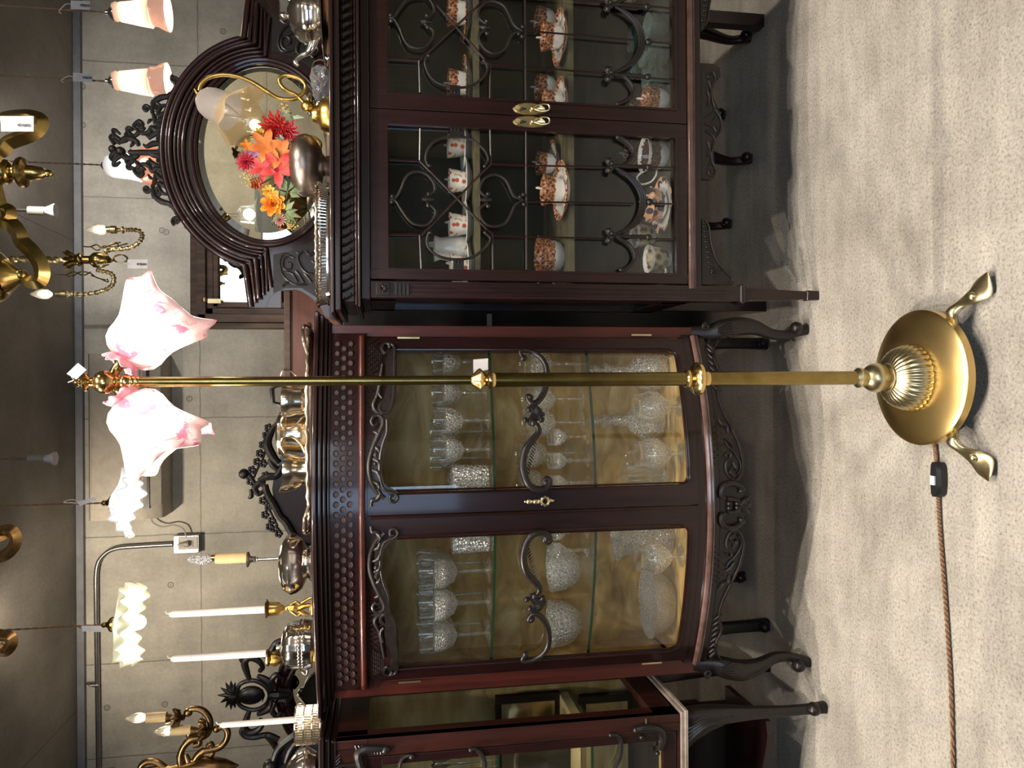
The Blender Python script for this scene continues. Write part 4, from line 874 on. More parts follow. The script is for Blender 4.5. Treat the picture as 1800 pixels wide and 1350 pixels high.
# cabriole legs
def cabriole(root, pts, rs, foot, label_=None, mat=None):
    b = MB(); q = sm([tuple(p) for p in pts], 6); rr = [a[0] for a in sm([(r_, 0) for r_ in rs], 6)]
    rings = []
    for p, r_ in zip(q, rr):
        rings.append([(p[0] + r_ * c_[0], p[1] + r_ * c_[1], p[2]) for c_ in [(math.copysign(abs(math.cos(t)) ** .6, math.cos(t)), math.copysign(abs(math.sin(t)) ** .6, math.sin(t))) for t in [2 * PI * i / 16 + .01 for i in range(16)]]])
    b.loft(rings); b.ball(foot, .017, 1.0, 1.1, .95); return b.build('leg', mat or M['carved'], root)
for s in (1, -1):
    xk = (X1 - .014) if s > 0 else (X0 + .018); yk = 1.86
    cabriole(CU, [(xk, yk + .01, .315), (xk, yk + .002, .27), (xk + s * .008, yk - .008, .235), (xk + s * .016, yk - .012, .19), (xk + s * .013, yk - .004, .14), (xk - s * .002, yk + .006, .09), (xk - s * .004, yk + .004, .05), (xk + s * .004, yk - .004, .022), (xk + s * .008, yk - .010, 0)],
             [.016, .022, .026, .024, .019, .014, .012, .014, .013], (xk + s * .012, yk - .020, .034))
    b = MB()
    k0 = Vector((xk + s * .005, yk - .028, .225))
    for j in range(5): a = (j - 2) * .35; b.tube([k0 + Vector((math.sin(a) * .004, -.002, .03)), k0 + Vector((math.sin(a) * .022, -.006, .0)), k0 + Vector((math.sin(a) * .012, .006, -.045))], [.003, .005, .001], 6)
    b.tube([Vector((xk + s * (.014 + .010 * math.cos(t) * (1 - t / 12)), yk - .026, .285 + .010 * math.sin(t) * (1 - t / 12))) for t in [i * .6 for i in range(14)]], [.004, .002], 7)
    b.tube([Vector((xk - s * (.02 + .012 * i), yk - .026 - .006 * i, .275 + .006 * math.sin(i * 2))) for i in range(4)], [.004, .006, .004], 7)
    b.build('knee_carving', M['carved'], CU)
    x_ = (X1 - .03) if s > 0 else (X0 + .04); cabriole(CU, [(x_, 2.06, .30), (x_, 2.06, .2), (x_, 2.065, .1), (x_, 2.07, 0)], [.018, .018, .016, .018], (x_, 2.05, .02), mat=M['ebony'])
b = MB(); b.box(X0 + .03, X1 - .03, UB - .03, UB - .01, .24, .30); b.build('back_rail', M['mahogany_h'], CU, smooth=False)
# ---------------------------------------------------------------- cutlery cabinet at the far side, and the furniture standing behind
LXR, LY0, LYB = -.800, 1.765, 2.10
LXL = -1.55
LC = thing('cutlery_cabinet', 'mahogany display cabinet of silver dishes on tall cabriole legs, cut by the photo edge', 'cabinet', (-1.16, LY0, 0))
b = MB(); b.box(LXL - .02, LXR + .022, LY0 - .022, LYB, 1.226, 1.238); b.box(LXL - .01, LXR + .012, LY0 - .012, LYB, 1.214, 1.226); b.box(LXL, LXR + .004, LY0 - .004, LYB, 1.200, 1.214); b.build('top', M['mahogany_h'], LC, bevel=.004)
b = MB(); b.box(LXR - .04, LXR, LY0, LY0 + .02, .385, 1.2); b.box(LXL, LXL + .04, LY0, LY0 + .02, .385, 1.2); b.box(LXR - .02, LXR, LY0 + .0, LY0 + .05, .385, 1.2)
b.box(LXR - .02, LXR, LYB - .05, LYB, .385, 1.2); b.box(LXR - .02, LXR, LY0, LYB, 1.13, 1.2); b.box(LXR - .02, LXR, LY0, LYB, .385, .45); b.box(LXL, LXR, LY0 + .002, LY0 + .02, 1.135, 1.2); b.box(LXL, LXR, LY0, LYB, .375, .395)
b.box(LXL, LXL + .02, LY0, LYB, .385, 1.2); b.build('carcass', simple('reddish_mahogany', (.018, .0055, .004), .32, 0, (.042, .011, .007), 8, .0002, coat=.15, spec=.35, sc=(6, 6, .7)), LC, smooth=False, bevel=.0015)
b = MB(); b.box(LXL - .008, LXR + .012, LY0 - .012, LYB, .372, .380); b.box(LXL - .004, LXR + .007, LY0 - .007, LYB, .380, .388); b.build('base_moulding', simple('pale_worn_moulding', (.2, .15, .12), .3, 0, (.4, .33, .28), 25, coat=.4), LC, bevel=.001)
MB().box(LXL + .02, LXR - .02, LYB - .012, LYB, .39, 1.2).build('back_lining', M['satin_gold'], LC, smooth=False)
MB().box(LXR - .013, LXR - .011, LY0 + .05, LYB - .05, .45, 1.13).build('side_glass', M['pane'], LC, smooth=False)
for z in (.83, .60): 
    sh = MB().box(LXL + .03, LXR - .026, LY0 + .04, LYB - .014, z - .006, z).build('glass_shelf', M['pane'], LC, smooth=False); MB().box(LXL + .03, LXR - .026, LY0 + .037, LY0 + .04, z - .006, z).build('shelf_edge', M['green_edge'], sh, smooth=False)
MB().box(LXL + .03, LXR - .022, LY0 + .03, LYB - .012, .396, .400).build('floor_lining', M['satin_gold'], LC, smooth=False)
fl = pl(LY0 - .002)
b = MB(); b.box(-1.3, LXR - .042, LY0 + .001, LY0 + .018, 1.10, 1.134); b.box(-1.3, LXR - .042, LY0 + .001, LY0 + .018, .398, .43); b.box(LXR - .062, LXR - .042, LY0 + .001, LY0 + .018, .43, 1.10); b.box(-1.32, -1.30, LY0 + .001, LY0 + .018, .398, 1.134)
ld = b.build('door', M['mahogany'], LC, smooth=False, bevel=.0015)
MB().box(-1.3, LXR - .062, LY0 + .01, LY0 + .012, .43, 1.10).build('door_glass', M['pane'], ld, smooth=False)
b = MB(); T = lambda pts, r, n=8: pxt(b, fl, pts, r, n)
T([(650, 1400), (640, 1365), (632, 1340), (630, 1325), (640, 1317), (660, 1316), (676, 1316)], [.007, .009, .010, .010, .009, .007]); b.ball(fl(678, 1318), .010)
for k in range(8): b.tube([fl(624 + k * 6, 1310), fl(628 + k * 6, 1318), fl(634 + k * 5, 1326)], [.0015, .003, .0015], 6)
b.build('glazing_scroll', M['carved'], ld); b = MB()
T([(700, 1400), (702, 1350), (708, 1334), (718, 1328), (725, 1330)], .004); b.ball(fl(724, 1330), .007); b.build('glazing_scroll', M['carved'], ld); b = MB()
T([(826, 1318), (836, 1317), (846, 1326), (852, 1340), (850, 1360)], [.005, .005, .006, .006, .005]); b.ball(fl(828, 1318), .006); b.build('glazing_scroll', M['carved'], ld); b = MB()
T([(1075, 1292), (1085, 1293), (1092, 1306), (1090, 1330), (1080, 1350)], .005); b.ball(fl(1074, 1292), .006); b.build('glazing_scroll', M['carved'], ld); b = MB()
T([(1117, 1282), (1130, 1280), (1150, 1280), (1162, 1286), (1165, 1300), (1160, 1318)], [.006, .010, .011, .010, .008, .006]); b.ball(fl(1118, 1283), .008); b.ball(fl(1128, 1296), .006); b.ball(fl(1156, 1324), .006)
for k in range(7): b.tube([fl(1128 + k * 5, 1276), fl(1132 + k * 5, 1284), fl(1138 + k * 4, 1294)], [.0015, .003, .0015], 6)
b.build('glazing_scroll', M['carved'], ld)
b = MB(); frame_prof(b, -.98, LXR - .05, 1.142, 1.196, .006, LY0 - .004, LY0 + .002)
for k in range(7): b.tube([fl(584 + (k % 3) * 4, 1330 + k * 6), fl(590, 1334 + k * 6), fl(598, 1326 + k * 6)], [.001, .003, .001], 5)
b.build('carved_panel', M['carved'], LC)
for (x, y) in ((1136, 1263),): p = fl(x, y); MB().box(p.x - .012, p.x, LY0 - .003, LY0, p.z - .001, p.z + .003).build('hinge', M['brass_pale'], LC, smooth=False)
for (xk, yk) in ((LXR - .018, LY0 + .018), (LXL + .02, LY0 + .018), (LXR - .02, LYB - .03), (LXL + .02, LYB - .03)):
    s = 1 if xk > -1.1 else -1; fr = yk < 1.9
    cabriole(LC, [(xk, yk, .375), (xk + s * .002, yk - .004, .33), (xk + s * .003, yk - .006, .27), (xk - s * .002, yk, .19), (xk - s * .006, yk + .004, .11), (xk - s * .004, yk, .05), (xk, yk - .006, 0)], [.022, .024, .021, .015, .0125, .012, .014], (xk + s * .002, yk - .016, .036))
    if fr:
        b = MB()
        for j in range(5): b.tube([(xk - s * .05 + s * j * .010, yk - .018, .368), (xk - s * .018 + s * j * .006, yk - .024, .335), (xk + s * .004, yk - .026, .285 - j * .008)], [.004, .006, .002], 6)
        b.prism([(xk - s * .075, .374), (xk - s * .05, .345), (xk - s * .03, .305), (xk - s * .018, .27), (xk, .27), (xk, .374)][::s], yk - .016, yk - .002); b.build('knee_carving', M['carved'], LC)
b = MB(); b.loft([[(x, y, z) for x, y in [(LXR - .06, LYB - .05), (LXL + .05, LYB - .05), (LXL + .05, LY0 + .06)] + [(xx, LY0 + .06 + .02 * math.sin((xx - LXL) * 16)) for xx in lin(LXL + .08, LXR - .09, 20)] + [(LXR - .06, LY0 + .05)]] for z in (.125, .14)]); b.build('lower_shelf', M['mahogany_h'], LC, smooth=False)

# tall wardrobe in the gap
wa, wb = P(500, 674, 2.46), P(500, 470, 2.46)
WD = thing('wardrobe', 'reddish brown wooden wardrobe standing in the dark gap between the two cabinets', 'wardrobe', ((wa.x + wb.x) / 2, 2.6, 0))
wz_ = P(602, 560, 2.46).z; MB().box(wa.x, wb.x + .12, 2.46, 2.96, 0.06, wz_).build('body', M['ebony'], WD, smooth=False, bevel=.004); MB().box(wa.x, wb.x + .12, 2.465, 2.96, wz_, wa.z - .02).build('upper_board', M['redboard'], WD, smooth=False)  # body coloured black for the shade in the gap, upper board left red
MB().box(wa.x - .004, wb.x + .124, 2.455, 2.965, wa.z - .02, wa.z).build('top', M['oldwood'], WD, smooth=False, bevel=.003)
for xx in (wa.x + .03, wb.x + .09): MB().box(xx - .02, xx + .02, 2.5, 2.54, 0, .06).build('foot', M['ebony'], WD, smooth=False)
fp = P(858, 560, 2.455); b = MB(); b.box(fp.x - .035, fp.x + .015, 2.452, 2.458, fp.z - .012, fp.z + .004); b.build('drawer_edge', M['steel'], WD, smooth=False)
# framed mirror standing on the wardrobe
fA, fB = P(336, 577, 2.88), P(500, 330, 2.88)
FM = thing('framed_mirror', 'old wooden framed mirror shining white with daylight, behind the round mirror back', 'mirror', ((fA.x + fB.x) / 2, 2.9, wa.z))
b = MB(); x0, x1, z1 = fA.x, fB.x + .15, fA.z
for k, (w_, yy) in enumerate(((.0, 2.88), (.022, 2.87), (.05, 2.885), (.075, 2.875))):
    wn = (.022, .03, .025, .02)[k]; b.box(x0 + w_, x0 + w_ + wn, yy, 2.93, wa.z, z1 - w_); b.box(x0 + w_, x1, yy, 2.93, z1 - w_ - wn, z1 - w_)
b.box(x0 + .09, x1, 2.885, 2.93, wa.z, wa.z + .04)
b.build('frame', M['oldwood'], FM, bevel=.003)
tilt = Matrix.Translation((x0 + .1, 2.90, wa.z + .03)) @ Matrix.Rotation(R(-3), 4, 'Z') @ Matrix.Rotation(R(4.5), 4, 'X') @ Matrix.Translation((-x0 - .1, -2.90, -wa.z - .03))
b = MB(); b.mx = tilt; b.box(x0 + .07, x1, 2.925, 2.93, wa.z + .02, z1 - .07); b.build('mirror_glass', M['mirror'], FM, smooth=False)
h_ = P(375, 527, 2.86); b = MB(); b.box(h_.x - .012, h_.x + .004, 2.862, 2.872, h_.z - .025, h_.z + .02); b.ball(h_ + Vector((0, 0, .03)), .01); b.build('hinge', M['brass_pale'], FM)

# cabinet with a carved pediment behind the bow-fronted one
PY = 2.62; pm = pl(PY)
pc_ = pm(545, 850); PD = thing('pediment_cabinet', 'dark cabinet with a flower-carved pediment rising behind the tea set', 'cabinet', (pc_.x, PY + .1, 0))
body0, body1 = pm(560, 962), pm(560, 738)
MB().box(body0.x - .02, body1.x + .02, PY, PY + .3, .0, pm(548, 850).z).build('body', M['mahogany'], PD, smooth=False)
q = [pm(*t) for t in ((548, 962), (530, 958), (515, 940), (500, 915), (492, 905), (482, 885), (478, 860), (482, 835), (490, 815), (495, 790), (488, 765), (484, 745), (500, 730), (548, 730))]
b = MB(); b.prism([(p.x, p.z) for p in q], PY + .002, PY + .03); b.build('pediment', M['mahogany_h'], PD, smooth=False)
b = MB(); fm = pl(PY - .006)
def T(pts, r, n=8): pxt(b, fm, pts, r, n)
T([(546, 964), (530, 958), (515, 940), (502, 918), (492, 908), (484, 892), (470, 868), (466, 852)], [.012, .013, .013, .013, .012, .012, .012, .010]); T([(466, 852), (456, 850), (448, 858), (454, 868), (462, 864)], [.010, .011, .011, .009, .006])
T([(448, 850), (440, 838), (432, 832), (428, 835)], [.006, .008, .008, .008]); b.ball(fm(429, 833), .017); T([(455, 845), (470, 838), (486, 836), (496, 820)], [.008, .013, .012, .008]); T([(490, 815), (478, 800), (470, 780), (476, 760), (488, 742)], [.010, .015, .015, .012, .005])
T([(492, 830), (480, 818), (474, 806)], [.005, .012, .008]); T([(440, 860), (442, 872), (436, 876)], [.004, .008, .003])
for x, y in ((472, 752), (468, 765), (462, 782), (457, 797), (452, 812), (443, 826), (463, 815), (467, 836), (440, 846), (472, 892), (466, 905), (478, 915), (474, 926), (484, 930), (490, 938), (462, 880)):
    for k in range(5): a = k * 2 * PI / 5; b.ball(fm(x + 4.5 * math.cos(a), y + 4.5 * math.sin(a)), .0065, n=6)
T([(446, 840), (452, 826), (462, 806), (470, 780)], .004)
T([(468, 870), (470, 885), (478, 905), (488, 925)], .004)
b.build('pediment_carving', M['ebony'], PD)

# carved overmantel mirror
VY = 2.55; vm = pl(VY); vc = vm(560, 1222)
OM = thing('overmantel_mirror', 'arched mirror in a carved black frame with a shell cartouche and leaf finial', 'mirror', (vc.x, VY, 0))
b = MB(); arc = [(560, 1138), (535, 1146), (515, 1160), (503, 1178), (497, 1200), (494, 1222), (499, 1248), (510, 1272), (525, 1292), (545, 1308), (565, 1316)]
for off, r in ((0, .012), (8, .009), (-7, .008)): pxt(b, vm, [(x + (off if 1138 < y < 1316 else 0), y + (0 if 1180 < y < 1270 else (off if y < 1222 else -off))) for x, y in arc], r, 8)
b.build('arch_frame', M['mahogany'], OM)
ins = [vm(x, y) for x, y in arc[1:-1]]; zb = .25
b = MB(); b.mx = Matrix.Translation((vc.x, VY + .06, 0)) @ Matrix.Rotation(R(9), 4, 'Z') @ Matrix.Translation((-vc.x, -VY - .02, 0)); b.prism([(ins[0].x, .5)] + [(p.x, p.z) for p in ins] + [(ins[-1].x, .5)], VY + .02, VY + .03); b.build('mirror_glass', M['mirror'], OM, smooth=False)
b = MB(); 
for xx in (ins[0].x, ins[-1].x): b.box(xx - .03, xx + .03, VY - .01, VY + .04, 0, vm(545, 1222).z)
b.box(ins[-1].x, ins[0].x, VY - .01, VY + .04, .44, .52); b.build('upright', M['mahogany'], OM, smooth=False)
b = MB(); vf = pl(VY - .03)
def T(pts, r, n=8): pxt(b, vf, pts, r, n)
for a in range(-4, 5): T([(418, 1222), (412 - 8 * math.cos(a * .35), 1222 + 8 * math.sin(a * .42)), (412 - (30 - abs(a) * 3.5) * math.cos(a * .42), 1222 + (30 - abs(a) * 1.5) * math.sin(a * .48))], [.005, .010, .001])
b.ball(vf(441, 1222), .030, 1, .5, 1.35, n=16)
T([(416, 1222), (422, 1203), (445, 1196), (466, 1206), (474, 1222), (466, 1240), (445, 1248), (422, 1240), (416, 1222)], .007)
for k in range(6): T([(426 + k * 7, 1209 + abs(k - 3)), (434 + k * 6, 1222), (426 + k * 7, 1236 - abs(k - 3))], [.001, .003, .001])
for s in (1, -1):
    Y_ = lambda v: 1222 + s * v
    T([(440, Y_(24)), (434, Y_(40)), (430, Y_(58)), (440, Y_(66)), (455, Y_(60)), (462, Y_(48)), (456, Y_(42))], [.006, .010, .012, .012, .010, .007, .004]); b.ball(vf(458, Y_(44)), .008)
    T([(478, Y_(8)), (474, Y_(22)), (462, Y_(30)), (452, Y_(34))], [.008, .012, .010, .006]); T([(484, Y_(12)), (478, Y_(26)), (486, Y_(36)), (494, Y_(30))], [.008, .010, .009, .005])
    T([(428, Y_(55)), (424, Y_(64)), (432, Y_(72)), (448, Y_(74)), (470, Y_(70)), (490, Y_(78))], [.004, .008, .009, .009, .010, .010]); T([(466, Y_(68)), (478, Y_(80)), (486, Y_(92)), (500, Y_(96)), (506, Y_(88)), (498, Y_(84))], [.010, .011, .010, .009, .006, .004])
T([(474, 1222), (490, 1222), (510, 1222)], [.012, .016, .004])
for k in range(5): T([(490 + k * 4, 1210 - k * 0), (498 + k * 4, 1222), (490 + k * 4, 1234)], .003)
b.build('frame_carving', M['carved'], OM)

# dark carved crest at the photo's edge
cr = P(540, 1345, 2.16); CS = thing('carved_settle', 'black leaf-carved back rail rising behind the cutlery cabinet at the photo edge', 'furniture', (cr.x - .1, 2.2, 0))
b = MB(); pts = [(560, 1292), (530, 1284), (510, 1296), (492, 1312), (482, 1335), (474, 1365), (470, 1420), (560, 1420)]; q = [P(x, y, 2.2) for x, y in pts]
b.prism([(p.x, p.z) for p in q], 2.18, 2.22); b.box(q[-1].x, q[0].x, 2.18, 2.22, .0, q[0].z); b.build('back_board', M['ebony'], CS, smooth=False)
b = MB(); f2 = pl(2.17)
for pp in ([(556, 1290), (530, 1286), (508, 1300), (490, 1316), (480, 1340), (474, 1370)], [(550, 1300), (528, 1300), (512, 1316), (502, 1340)], [(535, 1310), (522, 1326), (516, 1350)]): pxt(b, f2, pp, [.006, .010, .009, .006], 8)
b.ball(f2(475, 1347), .02); b.build('leaf_carving', M['carved'], CS)

# low tables behind, of which the feet show
def low_table(nm, label, feet, ztop, ymax=None):
    xs = [p[0] for p in feet]; ys = [p[1] for p in feet]; t = thing(nm, label, 'table', (sum(xs) / len(xs), sum(ys) / len(ys), 0))
    for x, y in feet: cabriole(t, [(x, y, ztop), (x + .01, y - .01, ztop * .75), (x + .012, y - .012, ztop * .55), (x, y, ztop * .3), (x - .003, y + .003, .05), (x + .004, y - .006, 0)], [.02, .024, .02, .014, .012, .015], (x + .004, y - .02, .02), mat=M['mahogany'])
    MB().box(min(xs) - .04, max(xs) + .04, min(ys) - .03, max(ys) + .03, ztop, ztop + .02).build('tabletop', M['mahogany_h'], t, smooth=False, bevel=.004); return t
low_table('low_table', 'low mahogany table behind the china cabinet, only its scrolled feet showing', [(.666, 2.16), (.50, 2.30), (1.03, 2.16), (.86, 2.34)], .30)
low_table('plant_table', 'low dark table behind the bow-fronted cabinet, its feet in shadow', [(-.60, 2.22), (-.25, 2.24), (-.60, 2.42), (-.25, 2.42)], .26)
# ---------------------------------------------------------------- things made by turning a picture-measured outline
def turn(b, y, Y, rows, n=32, mod=None, lit=None, yoff=0.0, cap=False):
    """rows: (picture x, width in pixels) along a vertical axis that passes picture row y at depth Y"""
    ax = P(rows[len(rows) // 2][0], y, Y); pr = [(max(1e-4, w_ * .5 * scale_at(x, y, Y)), P(x, y, Y).z) for x, w_ in rows]
    b.lathe(pr, n, (ax.x, Y + yoff, 0), mod, lit=lit, cap=cap); return Vector((ax.x, Y, 0))

# glass prototypes, local origin at the foot
def stemglass(nm, label, H, Rb, bowl_mat='cut', foot=.8, group=None, bulge=0, stemf=.45):
    t = thing(nm, label, 'wine glass', group=group); zs = H * stemf; rf = Rb * foot
    b = MB(); b.lathe([(rf * .98, 0), (rf, .0015), (rf * .5, .004), (.0045, .009), (.0035, zs * .35), (.006, zs * .45), (.0035, zs * .55), (.0045, zs * .75), (.0075, zs * .86), (.005, zs * .95), (.006, zs)], 24); b.build('stem', M['clear'], t)
    b = MB(); b.lathe([(.004, zs), (Rb * .55, zs + (H - zs) * .10), (Rb * (.88 + bulge), zs + (H - zs) * .38), (Rb * (.94 + bulge), zs + (H - zs) * .62)], 28); b.build('bowl', M[bowl_mat], t)
    b = MB(); b.lathe([(Rb * (.94 + bulge), zs + (H - zs) * .62), (Rb * .99, zs + (H - zs) * .86), (Rb, H), (Rb * .97, H), (Rb * .95, H - .004)], 28); b.build('rim', M['clear'], t)
    return t
def turned(nm, label, cat, prof, mat, n=28, group=None, mod=None):
    t = thing(nm, label, cat, group=group); b = MB(); b.lathe(prof, n, mod=mod); b.build('body', M[mat], t); return t
def put(o, y, Y, z, rz=0, s=1, label=None, xp=900):
    p = P(xp, y, Y); return place(o, (p.x, Y, z), rz, s, label)
GS1 = 'cut glass goblets on the upper glass shelf'
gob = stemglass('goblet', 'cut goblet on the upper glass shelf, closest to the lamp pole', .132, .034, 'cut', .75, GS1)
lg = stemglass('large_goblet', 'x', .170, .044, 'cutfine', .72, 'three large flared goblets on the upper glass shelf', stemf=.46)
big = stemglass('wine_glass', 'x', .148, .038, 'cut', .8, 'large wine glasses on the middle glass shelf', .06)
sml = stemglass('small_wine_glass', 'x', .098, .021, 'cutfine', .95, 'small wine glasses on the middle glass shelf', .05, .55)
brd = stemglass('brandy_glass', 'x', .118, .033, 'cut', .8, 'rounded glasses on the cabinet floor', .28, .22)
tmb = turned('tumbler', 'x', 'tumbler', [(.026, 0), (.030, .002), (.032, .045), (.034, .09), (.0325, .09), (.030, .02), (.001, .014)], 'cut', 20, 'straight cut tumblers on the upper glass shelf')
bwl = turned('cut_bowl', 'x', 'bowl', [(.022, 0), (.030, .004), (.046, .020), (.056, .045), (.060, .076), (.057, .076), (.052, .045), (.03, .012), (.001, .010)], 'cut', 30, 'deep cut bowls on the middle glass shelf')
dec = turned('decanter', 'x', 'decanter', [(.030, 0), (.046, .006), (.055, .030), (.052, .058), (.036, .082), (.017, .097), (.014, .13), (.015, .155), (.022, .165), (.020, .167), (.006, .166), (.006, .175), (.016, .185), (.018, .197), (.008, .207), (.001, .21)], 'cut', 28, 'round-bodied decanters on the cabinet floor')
def rows_of(proto, items):
    for i, (y, Y, z, label) in enumerate(items):
        o = proto if i == 0 else copy_tree(proto); put(o, y, Y, z, rnd.random(), 1, label)
rows_of(gob, [(738, 1.86, SH1, 'cut goblet on the upper glass shelf, front one beside the lamp pole'), (789, 1.86, SH1, 'cut goblet on the upper glass shelf, next to the tumblers'), (636, 1.92, SH1, 'cut goblet on the upper glass shelf, in the corner across the pole'),
              (690, 1.92, SH1, 'cut goblet on the upper glass shelf, half hidden by the lamp pole'), (757, 2.00, SH1, 'cut goblet in the back row, behind the gap beside the pole'), (803, 2.00, SH1, 'cut goblet in the back row, nearest the tumblers')])
rows_of(lg, [(1000, 1.86, SH1, 'large flared goblet on the upper shelf, nearest the cabinet centre'), (1055, 1.86, SH1, 'large flared goblet on the upper shelf, middle of the three'), (1110, 1.88, SH1, 'large flared goblet on the upper shelf, nearest the outer red post'),
             (986, 1.97, SH1, 'large flared goblet in the back row behind the centre one'), (1040, 1.97, SH1, 'large flared goblet in the back row behind the middle one'), (1092, 1.98, SH1, 'large flared goblet in the back row near the outer post')])
rows_of(tmb, [(838, 1.87, SH1, 'square-looking cut tumbler beside the goblets, front of the two'), (946, 1.87, SH1, 'cut tumbler beside the large flared goblets'), (852, 1.96, SH1, 'cut tumbler behind the front tumbler at the door seam')])
rows_of(big, [(640, 1.93, SH2, 'large wine glass on the middle shelf in the corner across the pole'), (702, 1.90, SH2, 'large wine glass on the middle shelf behind the lamp pole'), (744, 1.90, SH2, 'large wine glass on the middle shelf below the acanthus leaf'), (798, 2.00, SH2, 'large wine glass behind the small ones on the middle shelf'), (852, 1.99, SH2, 'large wine glass behind the lower end of the S scroll')])
rows_of(sml, [(770, 1.84, SH2, 'small wine glass on the middle shelf, next to the large wine glasses'), (812, 1.84, SH2, 'small wine glass on the middle shelf, inside the S scroll'), (852, 1.84, SH2, 'small wine glass on the middle shelf beside the centre stile'), (938, 1.85, SH2, 'small wine glass just past the centre stile on the middle shelf'), (972, 1.85, SH2, 'small wine glass touching the deep cut bowl')])
rows_of(bwl, [(1002, 1.93, SH2, 'deep cut bowl behind the small wine glass on the middle shelf'), (1100, 1.93, SH2, 'deep cut bowl below the acanthus leaf, nearest the outer post')])
rows_of(brd, [(718, 1.86, .346, 'rounded brandy glass next to the pole on the cabinet floor'), (804, 1.85, .346, 'rounded brandy glass between the jug and the decanters'), (992, 1.85, .346, 'rounded brandy glass beside the oval cut dish')])
rows_of(dec, [(652, 1.97, .346, 'round decanter in the corner across the lamp pole'), (742, 1.99, .346, 'round decanter behind the brandy glass beside the pole')])
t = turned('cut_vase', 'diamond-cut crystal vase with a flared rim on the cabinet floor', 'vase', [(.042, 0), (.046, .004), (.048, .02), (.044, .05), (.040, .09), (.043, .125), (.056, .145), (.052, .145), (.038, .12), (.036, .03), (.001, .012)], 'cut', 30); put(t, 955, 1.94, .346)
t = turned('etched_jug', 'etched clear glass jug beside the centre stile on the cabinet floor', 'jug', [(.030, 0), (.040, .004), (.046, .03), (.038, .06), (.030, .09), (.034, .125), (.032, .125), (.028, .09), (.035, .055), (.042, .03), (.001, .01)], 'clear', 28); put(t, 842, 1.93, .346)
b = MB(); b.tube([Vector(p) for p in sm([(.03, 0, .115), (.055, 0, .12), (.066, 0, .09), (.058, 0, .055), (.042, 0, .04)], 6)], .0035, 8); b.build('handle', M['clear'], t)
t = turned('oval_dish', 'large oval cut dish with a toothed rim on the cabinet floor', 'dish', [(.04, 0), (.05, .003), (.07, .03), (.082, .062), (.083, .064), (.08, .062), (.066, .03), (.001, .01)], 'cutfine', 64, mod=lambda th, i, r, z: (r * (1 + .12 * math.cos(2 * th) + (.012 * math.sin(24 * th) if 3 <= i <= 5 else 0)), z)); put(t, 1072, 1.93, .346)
for cx in (0,):
    ct_ = thing('shelf_price_tag', 'small white price card leaning on a goblet beside the lamp collar', 'price tag', P(850, 642, 1.88)); p = [P(x, y, 1.82) for x, y in ((832, 632), (832, 656), (858, 650), (858, 630))]
    b = MB(); b.loft([p, [q + Vector((0, .0006, 0)) for q in p]]); b.build('card', M['card'], ct_, smooth=False)

# ---- china
def cup(nm, label, mat, r=.036, h=.050, group='orange and blue patterned teacups', cat='teacup'):
    t = thing(nm, label, cat, group=group); b = MB(); b.lathe([(r * .52, 0), (r * .56, .003), (r * .72, h * .15), (r * .84, h * .5), (r * .93, h * .85), (r, h), (r * .96, h), (r * .86, h * .8), (r * .76, h * .4), (r * .5, h * .14), (.001, h * .1)], 36,
        mod=lambda th, i, a, z: (a * (1 + .015 * math.sin(10 * th)), z)); b.build('bowl', M[mat], t)
    b = MB(); b.tube([Vector(p) for p in sm([(r * .9, 0, h * .9), (r * 1.25, 0, h * 1.12), (r * 1.62, 0, h * .92), (r * 1.5, 0, h * .5), (r * 1.15, 0, h * .3), (r * .8, 0, h * .28)], 6)], .0026, 8); b.build('handle', M['china_white'], t); return t
def saucer(nm='saucer', label='x', r=.068, mat='china_flat'):
    return turned(nm, label, 'saucer', [(r * .5, 0), (r * .52, .002), (r * .75, .006), (r, .016), (r * .99, .018), (r * .72, .009), (.001, .004)], mat, 40, 'patterned saucers under and behind the teacups')
c0 = cup('teacup', 'x', 'china_cup'); s0_ = saucer()
SA, SB_ = .872, .640
first = [True, True]
def cs(y, Y, z, what, rz=PI * .5, plate=True, lean=False, s=1.0):
    o = c0 if first[0] else copy_tree(c0); first[0] = False
    put(o, y, Y, z + (.006 if plate else 0), rz, s, 'patterned teacup ' + what)
    if plate:
        q = s0_ if first[1] else copy_tree(s0_); first[1] = False; put(q, y, Y, z, 0, s, 'saucer under the teacup ' + what)
    if lean:
        q = copy_tree(s0_); put(q, y - 12, Y + .06, z + .05, 0, s, 'tilted saucer behind the teacup ' + what); q.rotation_euler = (R(72), 0, R(-12)); q.location.z = z + .060 * s
AX_ = R(70)
cs(30, 1.90, SA, 'at the photo edge on the top shelf', AX_, True, False); cs(152, 1.90, SA, 'on the top shelf next to the door stile', AX_, True)
cs(60, 1.86, SB_, 'on the middle shelf, second from the photo edge', AX_, True, False); cs(32, 1.97, SB_, 'on the middle shelf at the photo edge, back row', AX_, False)
cs(178, 1.86, SB_, 'behind the brass loop handles on the middle shelf', AX_, True, False, .95); cs(150, 1.97, SB_, 'in the back row just off the door handles', AX_, False)
cs(285, 1.96, SB_, 'in the back row below the big-saucer cup', AX_, True, False, .9); cs(332, 1.85, SB_, 'at the front of the middle shelf, largest of all', AX_, True, False, 1.08)
sb = cup('china_bowl', 'orange patterned bulbous bowl at the corner of the middle shelf', 'china_cup', .052, .064, None, 'bowl'); put(sb, 450, 1.90, SB_, R(200))
pk = cup('medallion_cup', 'x', 'china_pink', .031, .050, 'straight cups with pink medallions on the top shelf'); s2 = saucer('plain_saucer', 'x', .06, 'china_white')
